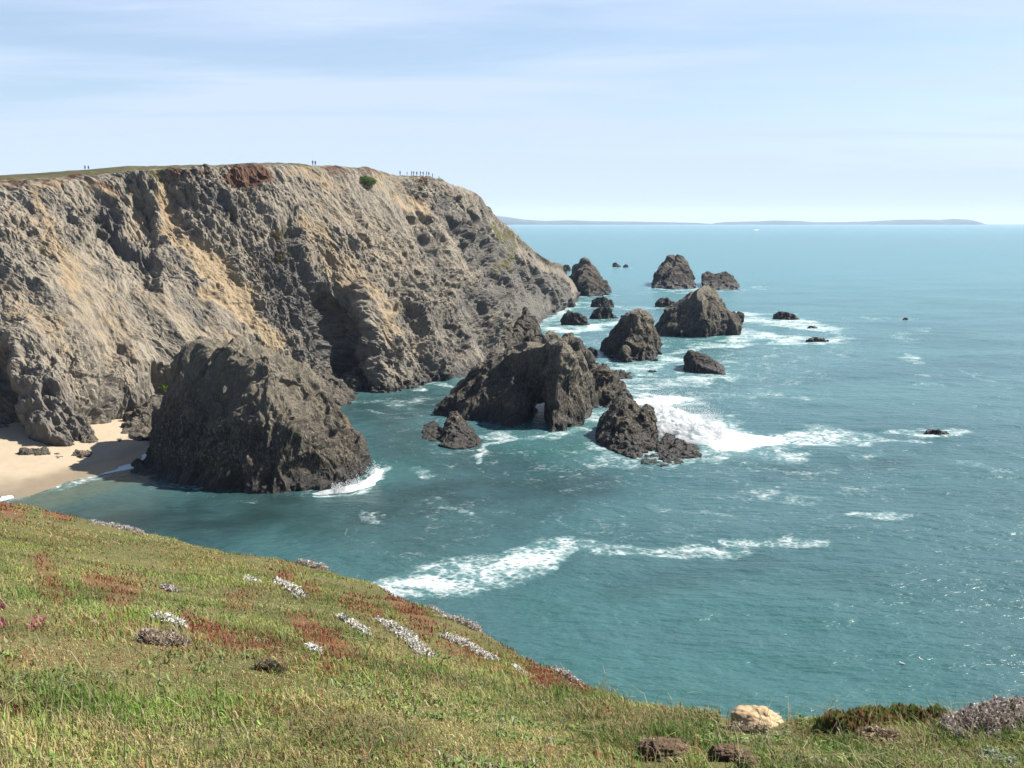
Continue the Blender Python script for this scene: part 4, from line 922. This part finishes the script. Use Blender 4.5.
lump('stone', 'rounded tan stone at the edge of the grass', 'stone', 754, 726, 28, 17, M_TAN, 3, .2, .14)
lump('dirt_clod', 'larger dark brown clod of roots in the grass at bottom', 'clod', 662, 758, 27, 16, M_PEAT, 8, .5, 1.3)
lump('dirt_clod', 'smaller brown clod right of the larger clod', 'clod', 727, 759, 19, 13, M_PEAT, 15, .5, 1.3)
lump('dirt_clod', 'smallest brown clod at the lower right of the smaller clod', 'clod', 749, 767, 12, 9, M_PEAT, 23, .5, 1.3)
for lab, p, w_ in [('withered grass tuft on the larger brown clod', [(640, 748), (685, 750)], 13), ('withered grass tuft around the smaller brown clod', [(722, 758), (745, 762)], 12)]:
    clump('dead_plant', lab, 'plant', p, w_, .11, 900, [(.22, .15, .11), (.14, .09, .06), (.30, .23, .16)], .016, None, 120, .4, (.3, .23, .16))

# ------------------------------------------------------------------ people on the headland
def simple(name, col, rough=.8):
    t = NT(name); n = t.noise(t.pos, 9, 3, .6)
    return t.base(t.mix(n, tuple(x * .85 for x in col), tuple(x * 1.15 for x in col)), rough, .2)
M_SKIN = simple('skin', (.42, .26, .19)); M_HAIR = simple('hair', (.04, .028, .02))
M_NAVY = simple('navy_cloth', (.018, .026, .05)); M_DARK = simple('dark_cloth', (.025, .025, .028)); M_GREY = simple('grey_cloth', (.11, .13, .15)); M_TEAL = simple('teal_cloth', (.03, .09, .10)); M_BLUE = simple('blue_cloth', (.03, .06, .16)); M_OLIV = simple('olive_cloth', (.07, .09, .05))
def person(loc, face, label, coat, legs, pose, height=1.72, group='people on the headland top'):
    s = height / 1.72; r = random.Random(int(loc[0] * 100))
    st = .16 if pose == 'walk' else .03
    Vk = {'pel': (0, 0, .93), 'wai': (0, -.01, 1.10), 'che': (0, -.02, 1.32), 'nec': (0, 0, 1.47), 'hd1': (0, .015, 1.58), 'hd2': (0, .02, 1.66),
          'hpl': (-.09, 0, .88), 'knl': (-.10, st + .03, .48), 'anl': (-.10, st * .9, .08), 'tol': (-.105, st + .15, .03),
          'hpr': (.09, 0, .88), 'knr': (.10, -st + .05, .48), 'anr': (.10, -st * 1.5, .08), 'tor': (.105, -st * 1.4 + .14, .03),
          'shl': (-.18, -.02, 1.40), 'shr': (.18, -.02, 1.40)}
    if pose == 'point':
        Vk.update(ell=(-.30, .16, 1.30), wrl=(-.26, .40, 1.40), hal=(-.25, .48, 1.42), elr=(.25, -.02, 1.13), wrr=(.24, .08, .90), har=(.23, .10, .82))
    elif pose == 'hips':
        Vk.update(ell=(-.36, -.06, 1.16), wrl=(-.20, .06, 1.02), hal=(-.15, .09, 1.00), elr=(.36, -.06, 1.16), wrr=(.20, .06, 1.02), har=(.15, .09, 1.0))
    else:
        Vk.update(ell=(-.25, -.05, 1.13), wrl=(-.25, .08 + st * .5, .90), hal=(-.24, .11 + st * .5, .82), elr=(.25, -.05, 1.13), wrr=(.25, .06 - st, .90), har=(.24, .08 - st, .82))
    if pose == 'sit':
        for k in Vk:
            x, y, z = Vk[k]
            Vk[k] = (x, y, z - .72)
        Vk.update(knl=(-.12, .38, .34), anl=(-.12, .52, .06), tol=(-.12, .64, .04), knr=(.12, .38, .34), anr=(.12, .52, .06), tor=(.12, .64, .04))
    Rk = dict(pel=.15, wai=.135, che=.165, nec=.062, hd1=.095, hd2=.085, hpl=.095, hpr=.095, knl=.062, knr=.062, anl=.042, anr=.042, tol=.035, tor=.035, shl=.07, shr=.07, ell=.045, elr=.045, wrl=.032, wrr=.032, hal=.036, har=.036)
    Ed = [('pel', 'wai'), ('wai', 'che'), ('che', 'nec'), ('nec', 'hd1'), ('hd1', 'hd2'), ('pel', 'hpl'), ('hpl', 'knl'), ('knl', 'anl'), ('anl', 'tol'), ('pel', 'hpr'), ('hpr', 'knr'), ('knr', 'anr'), ('anr', 'tor'),
          ('che', 'shl'), ('shl', 'ell'), ('ell', 'wrl'), ('wrl', 'hal'), ('che', 'shr'), ('shr', 'elr'), ('elr', 'wrr'), ('wrr', 'har')]
    ks = list(Vk); me = bpy.data.meshes.new('tmp'); me.from_pydata([Vk[k] for k in ks], [(ks.index(a), ks.index(b)) for a, b in Ed], [])
    o = bpy.data.objects.new('tmp', me); COL.objects.link(o)
    md = o.modifiers.new('s', 'SKIN')
    sv = me.skin_vertices[0].data
    for i, k in enumerate(ks): sv[i].radius = (Rk[k], Rk[k] * (.78 if k in ('pel', 'wai', 'che') else 1)); sv[i].use_root = (k == 'pel')
    ss = o.modifiers.new('b', 'SUBSURF'); ss.levels = 1; ss.render_levels = 1
    m2 = bpy.data.meshes.new_from_object(o.evaluated_get(bpy.context.evaluated_depsgraph_get()))
    bpy.data.objects.remove(o); bpy.data.meshes.remove(me)
    m2.name = 'person'; m2.materials.clear()
    for m in (coat, legs, M_SKIN, M_HAIR): m2.materials.append(m)
    zo = -.72 if pose == 'sit' else 0
    hx = [Vk['hal'], Vk['har']]
    for p in m2.polygons:
        c = p.center; p.use_smooth = True
        if c.z > 1.50 + zo: p.material_index = 3 if (c.z > 1.66 + zo or c.y < -.01) else 2
        elif min((c.x - q[0]) ** 2 + (c.y - q[1]) ** 2 + (c.z - q[2]) ** 2 for q in hx) < .0049: p.material_index = 2
        elif c.z < .90 + zo and abs(c.x) < .21: p.material_index = 1
        elif pose == 'sit' and c.y > .12 and c.z < .45: p.material_index = 1
        else: p.material_index = 0
    o = link('person', m2, loc=loc); o.rotation_euler = (0, 0, face); o.scale = (s, s, s)
    return tag(o, label, 'person', group)
def crest(px):                       # highest visible point of the headland at this column
    m = np.abs(HPX - px) < .6
    m[200:] = False
    yy = np.where(m, HPY, 1e9); i = np.unravel_index(np.argmin(yy), yy.shape); return HEAD[i]
PPL = [(85.6, 'left one of two people in dark clothes walking along the headland', M_NAVY, M_DARK, 'walk', 1.2), (88.2, 'right one of two people in dark clothes walking along the headland', M_NAVY, M_NAVY, 'walk', 1.0),
       (313, 'left one of the pair on the crest above the cliff centre', M_GREY, M_DARK, 'stand', 0), (315.6, 'right one of the pair on the crest above the cliff centre', M_DARK, M_DARK, 'stand', .5),
       (399.6, 'leftmost person of the row on the headland point, standing apart', M_GREY, M_OLIV, 'stand', .3), (407.2, 'person in blue, second from left in the row on the point', M_BLUE, M_DARK, 'hips', 2), (412, 'third person from left in the row, close beside the fourth', M_NAVY, M_DARK, 'stand', 1),
       (414.2, 'fourth person from left in the row, close beside the third', M_DARK, M_NAVY, 'point', 2.5), (417.4, 'fifth person from left in the row on the point', M_GREY, M_DARK, 'stand', 0), (420.9, 'sixth person from left in the row, in teal', M_TEAL, M_GREY, 'hips', 1), (423.8, 'seventh person from left in the row, in olive', M_OLIV, M_DARK, 'stand', .4),
       (426.6, 'eighth person from left in the row, in dark clothes', M_DARK, M_DARK, 'walk', 2), (428.8, 'ninth person from left in the row, in grey', M_GREY, M_GREY, 'stand', 3), (433, 'tenth person from left in the row, in blue grey', M_TEAL, M_NAVY, 'stand', 1.4), (439, 'rightmost person of the row, sitting at the headland end', M_GREY, M_NAVY, 'sit', -1.2)]
for k, (x_, lab, a, b_, po, fc_) in enumerate(PPL):
    p = crest(x_)
    person(p + np.array([0, 0, -.06]), fc_, lab, a, b_, po, 1.66 + .03 * (k % 5))

# ------------------------------------------------------------------ gulls on the water and a far boat
M_GULL = simple('gull_white', (.8, .8, .78)); M_WING = simple('gull_grey', (.42, .44, .46)); M_BEAK = simple('gull_beak', (.7, .45, .06))
def gull(px, py, rz, label):
    p = sea(px, py)
    V = []; seg = 14
    prof = [(-.30, .07, .004), (-.24, .085, .03), (-.15, .075, .075), (-.03, .06, .095), (.08, .07, .09), (.15, .12, .06), (.19, .19, .043), (.225, .225, .048), (.26, .225, .042), (.285, .215, .015)]
    for (yy, zc, r) in prof:
        for k in range(seg): 
            a = 2 * math.pi * k / seg; V.append((r * math.cos(a) * 1.05, yy, zc + r * math.sin(a) * .9))
    fc = [(i * seg + k, i * seg + (k + 1) % seg, (i + 1) * seg + (k + 1) % seg, (i + 1) * seg + k) for i in range(len(prof) - 1) for k in range(seg)]
    mi = [1 if (i < 5 and math.sin(2 * math.pi * (k + .5) / seg) > .2) else 0 for i in range(len(prof) - 1) for k in range(seg)]
    o = link('gull', make_mesh('gull', np.array(V), np.array(fc), smooth=True, mats=[M_GULL, M_WING], matidx=mi), loc=(p[0], p[1], .0)); o.rotation_euler = (0, 0, rz)
    tag(o, label, 'bird', 'gulls resting on the water')
    bv = np.array([(-.012, .28, .205), (.012, .28, .205), (0, .28, .225), (0, .335, .20)]); bf = np.array([(0, 1, 3), (1, 2, 3), (2, 0, 3), (0, 2, 1)])
    link('beak', make_mesh('beak', bv, bf, mats=[M_BEAK]), o)
gull(902, 664, 1.2, 'white gull on the water, leftmost of three'); gull(921, 660, .6, 'white gull on the water, middle one of three'); gull(929.5, 660.5, -1.6, 'white gull on the water, rightmost of three')

p = sea(756, 230.2)
def boxes(lst):
    V, Fq = [], []
    for x0, x1, y0, y1, z0, z1, tp in lst:
        b = len(V)
        V += [(x, y, z) for z, k in ((z0, 1.0), (z1, tp)) for x, y in ((x0 * k, y0), (x1 * k, y0), (x1 * k, y1), (x0 * k, y1))]
        Fq += [[b + i for i in q] for q in ((0, 1, 5, 4), (1, 2, 6, 5), (2, 3, 7, 6), (3, 0, 4, 7), (4, 5, 6, 7), (3, 2, 1, 0))]
    return np.array(V, float), np.array(Fq)
bo = bpy.data.objects.new('boat', None); COL.objects.link(bo); bo.location = (p[0], p[1], 0); bo.rotation_euler = (0, 0, .75); bo.scale = (1, 1, .55)
tag(bo, 'white boat far out on the open sea below the distant coast', 'boat')
M_BOAT = simple('boat_white', (.8, .8, .8)); M_PANE = simple('boat_window', (.05, .07, .09))
hv, hf = boxes([(-19, 19, -4, 4, -.8, 3.2, 1.1)]); link('hull', make_mesh('hull', hv, hf, mats=[M_BOAT]), bo)
hv, hf = boxes([(-9, 5, -2.6, 2.6, 3.21, 6.4, .95)]); cb_ = link('cabin', make_mesh('cabin', hv, hf, mats=[M_BOAT]), bo)
hv, hf = boxes([(-7, 3, -2.66, -2.62, 4.6, 5.6, 1)]); link('window', make_mesh('window', hv, hf, mats=[M_PANE]), cb_)
hv, hf = boxes([(-.15, .15, -.15, .15, 6.41, 12, 1)]); link('mast', make_mesh('mast', hv, hf, mats=[M_BOAT]), bo)

# ------------------------------------------------------------------ haze, sky, sun, camera
HZ = bpy.data.materials.new('haze_air'); HZ.use_nodes = True; nt = HZ.node_tree; nt.nodes.clear()
ho = nt.nodes.new('ShaderNodeOutputMaterial'); pv = nt.nodes.new('ShaderNodeVolumePrincipled')
pv.inputs['Color'].default_value = (.50, .68, 1.0, 1); pv.inputs['Density'].default_value = 3.5e-5; pv.inputs['Absorption Color'].default_value = (1, 1, 1, 1); pv.inputs['Anisotropy'].default_value = 0.0
nt.links.new(pv.outputs[0], ho.inputs['Volume'])
bx0, bx1, by0, by1, bz0, bz1 = -50500, 50500, -400, 15900, -6.0, 195.0
hv = np.array([(x, y, z) for x in (bx0, bx1) for y in (by0, by1) for z in (bz0, bz1)], float)
hf = np.array([(0, 1, 3, 2), (4, 6, 7, 5), (0, 4, 5, 1), (2, 3, 7, 6), (0, 2, 6, 4), (1, 5, 7, 3)])
hz = link('haze', make_mesh('haze', hv, hf, mats=[HZ])); tag(hz, kind='stuff')

SUN_AZ, SUN_EL = math.radians(72), math.radians(46)      # azimuth to the right of the view direction
w = bpy.data.worlds.new('World'); sc.world = w; w.use_nodes = True
nt = w.node_tree; nt.nodes.clear(); L = nt.links.new
out = nt.nodes.new('ShaderNodeOutputWorld'); bg = nt.nodes.new('ShaderNodeBackground'); L(bg.outputs[0], out.inputs[0])
sky = nt.nodes.new('ShaderNodeTexSky'); sky.sky_type = 'NISHITA'; sky.sun_disc = False
sky.sun_elevation = SUN_EL; sky.sun_rotation = SUN_AZ; sky.altitude = 50; sky.air_density = 1.0; sky.dust_density = 0.6; sky.ozone_density = 3.0
tc = nt.nodes.new('ShaderNodeTexCoord'); sp = nt.nodes.new('ShaderNodeSeparateXYZ'); L(tc.outputs['Generated'], sp.inputs[0])
def mth(op, a, b):
    n = nt.nodes.new('ShaderNodeMath'); n.operation = op
    for i, q in enumerate((a, b)):
        if hasattr(q, 'is_linked'): L(q, n.inputs[i])
        else: n.inputs[i].default_value = q
    return n.outputs[0]
zc = mth('ADD', mth('MAXIMUM', sp.outputs[2], 0.0), 0.09)
cb = nt.nodes.new('ShaderNodeCombineXYZ'); L(mth('DIVIDE', sp.outputs[0], zc), cb.inputs[0]); L(mth('DIVIDE', sp.outputs[1], zc), cb.inputs[1])
def cloud(scale, rot, sc_, lo, hi, detail=6, rough=.6, dist=.6, loc=(0, 0, 0)):
    mp = nt.nodes.new('ShaderNodeMapping'); L(cb.outputs[0], mp.inputs[0]); mp.inputs['Scale'].default_value = sc_; mp.inputs['Rotation'].default_value = (0, 0, rot); mp.inputs['Location'].default_value = loc
    n = nt.nodes.new('ShaderNodeTexNoise'); L(mp.outputs[0], n.inputs['Vector']); n.inputs['Scale'].default_value = scale; n.inputs['Detail'].default_value = detail; n.inputs['Roughness'].default_value = rough; n.inputs['Distortion'].default_value = dist
    r = nt.nodes.new('ShaderNodeMapRange'); r.interpolation_type = 'SMOOTHSTEP'; L(n.outputs['Fac'], r.inputs['Value']); r.inputs['From Min'].default_value = lo; r.inputs['From Max'].default_value = hi
    return r.outputs['Result']
c1 = cloud(1.15, .10, (.28, 1.0, 1), .36, .66, 5, .5, .5, loc=(1.3, .4, 0)); c2 = cloud(2.6, -.30, (.35, 1.1, 1), .40, .85, 7, .6, .8)
fadez = nt.nodes.new('ShaderNodeMapRange'); fadez.interpolation_type = 'SMOOTHSTEP'; L(sp.outputs[2], fadez.inputs['Value']); fadez.inputs['From Min'].default_value = .24; fadez.inputs['From Max'].default_value = .42; fadez.inputs['To Min'].default_value = 1; fadez.inputs['To Max'].default_value = .03
lowz = nt.nodes.new('ShaderNodeMapRange'); L(sp.outputs[2], lowz.inputs['Value']); lowz.inputs['From Min'].default_value = 0; lowz.inputs['From Max'].default_value = .12; lowz.inputs['To Min'].default_value = .85; lowz.inputs['To Max'].default_value = 0
veil = mth('MINIMUM', mth('ADD', mth('ADD', mth('MULTIPLY', c1, .72), lowz.outputs['Result']), mth('ADD', mth('MULTIPLY', c2, .36), .28)), 1.0)
mx = nt.nodes.new('ShaderNodeMix'); mx.data_type = 'RGBA'; veil = mth('MULTIPLY', veil, fadez.outputs['Result']); L(veil, mx.inputs['Factor'])
ci = [i for i in mx.inputs if i.type == 'RGBA']; L(sky.outputs[0], ci[0]); ci[1].default_value = (4.5, 5.42, 6.95, 1)
L([o for o in mx.outputs if o.type == 'RGBA'][0], bg.inputs['Color']); bg.inputs['Strength'].default_value = 0.057

sd = bpy.data.lights.new('sun', 'SUN'); sd.energy = 5.0; sd.angle = math.radians(.53); sd.color = (1, .95, .87)
so = bpy.data.objects.new('sun', sd); COL.objects.link(so)
from mathutils import Vector
dirv = Vector((math.sin(SUN_AZ) * math.cos(SUN_EL), math.cos(SUN_AZ) * math.cos(SUN_EL), math.sin(SUN_EL)))
so.rotation_euler = dirv.to_track_quat('Z', 'Y').to_euler(); so.location = (60, 60, 120)

cd = bpy.data.cameras.new('camera'); cd.sensor_width = 36; cd.lens = F * 36 / 1024; cd.clip_start = .1; cd.clip_end = 120000
co = bpy.data.objects.new('camera', cd); COL.objects.link(co); co.location = (0, 0, H); co.rotation_euler = (math.pi / 2 - TH, 0, 0)
sc.camera = co
sc.view_settings.view_transform = 'Standard'; sc.view_settings.look = 'None'; sc.view_settings.gamma = 1; sc.view_settings.exposure = 1.4
sc.cycles.max_bounces = 6; sc.cycles.diffuse_bounces = 3; sc.cycles.glossy_bounces = 2; sc.cycles.transmission_bounces = 2; sc.cycles.volume_bounces = 1; sc.cycles.transparent_max_bounces = 8
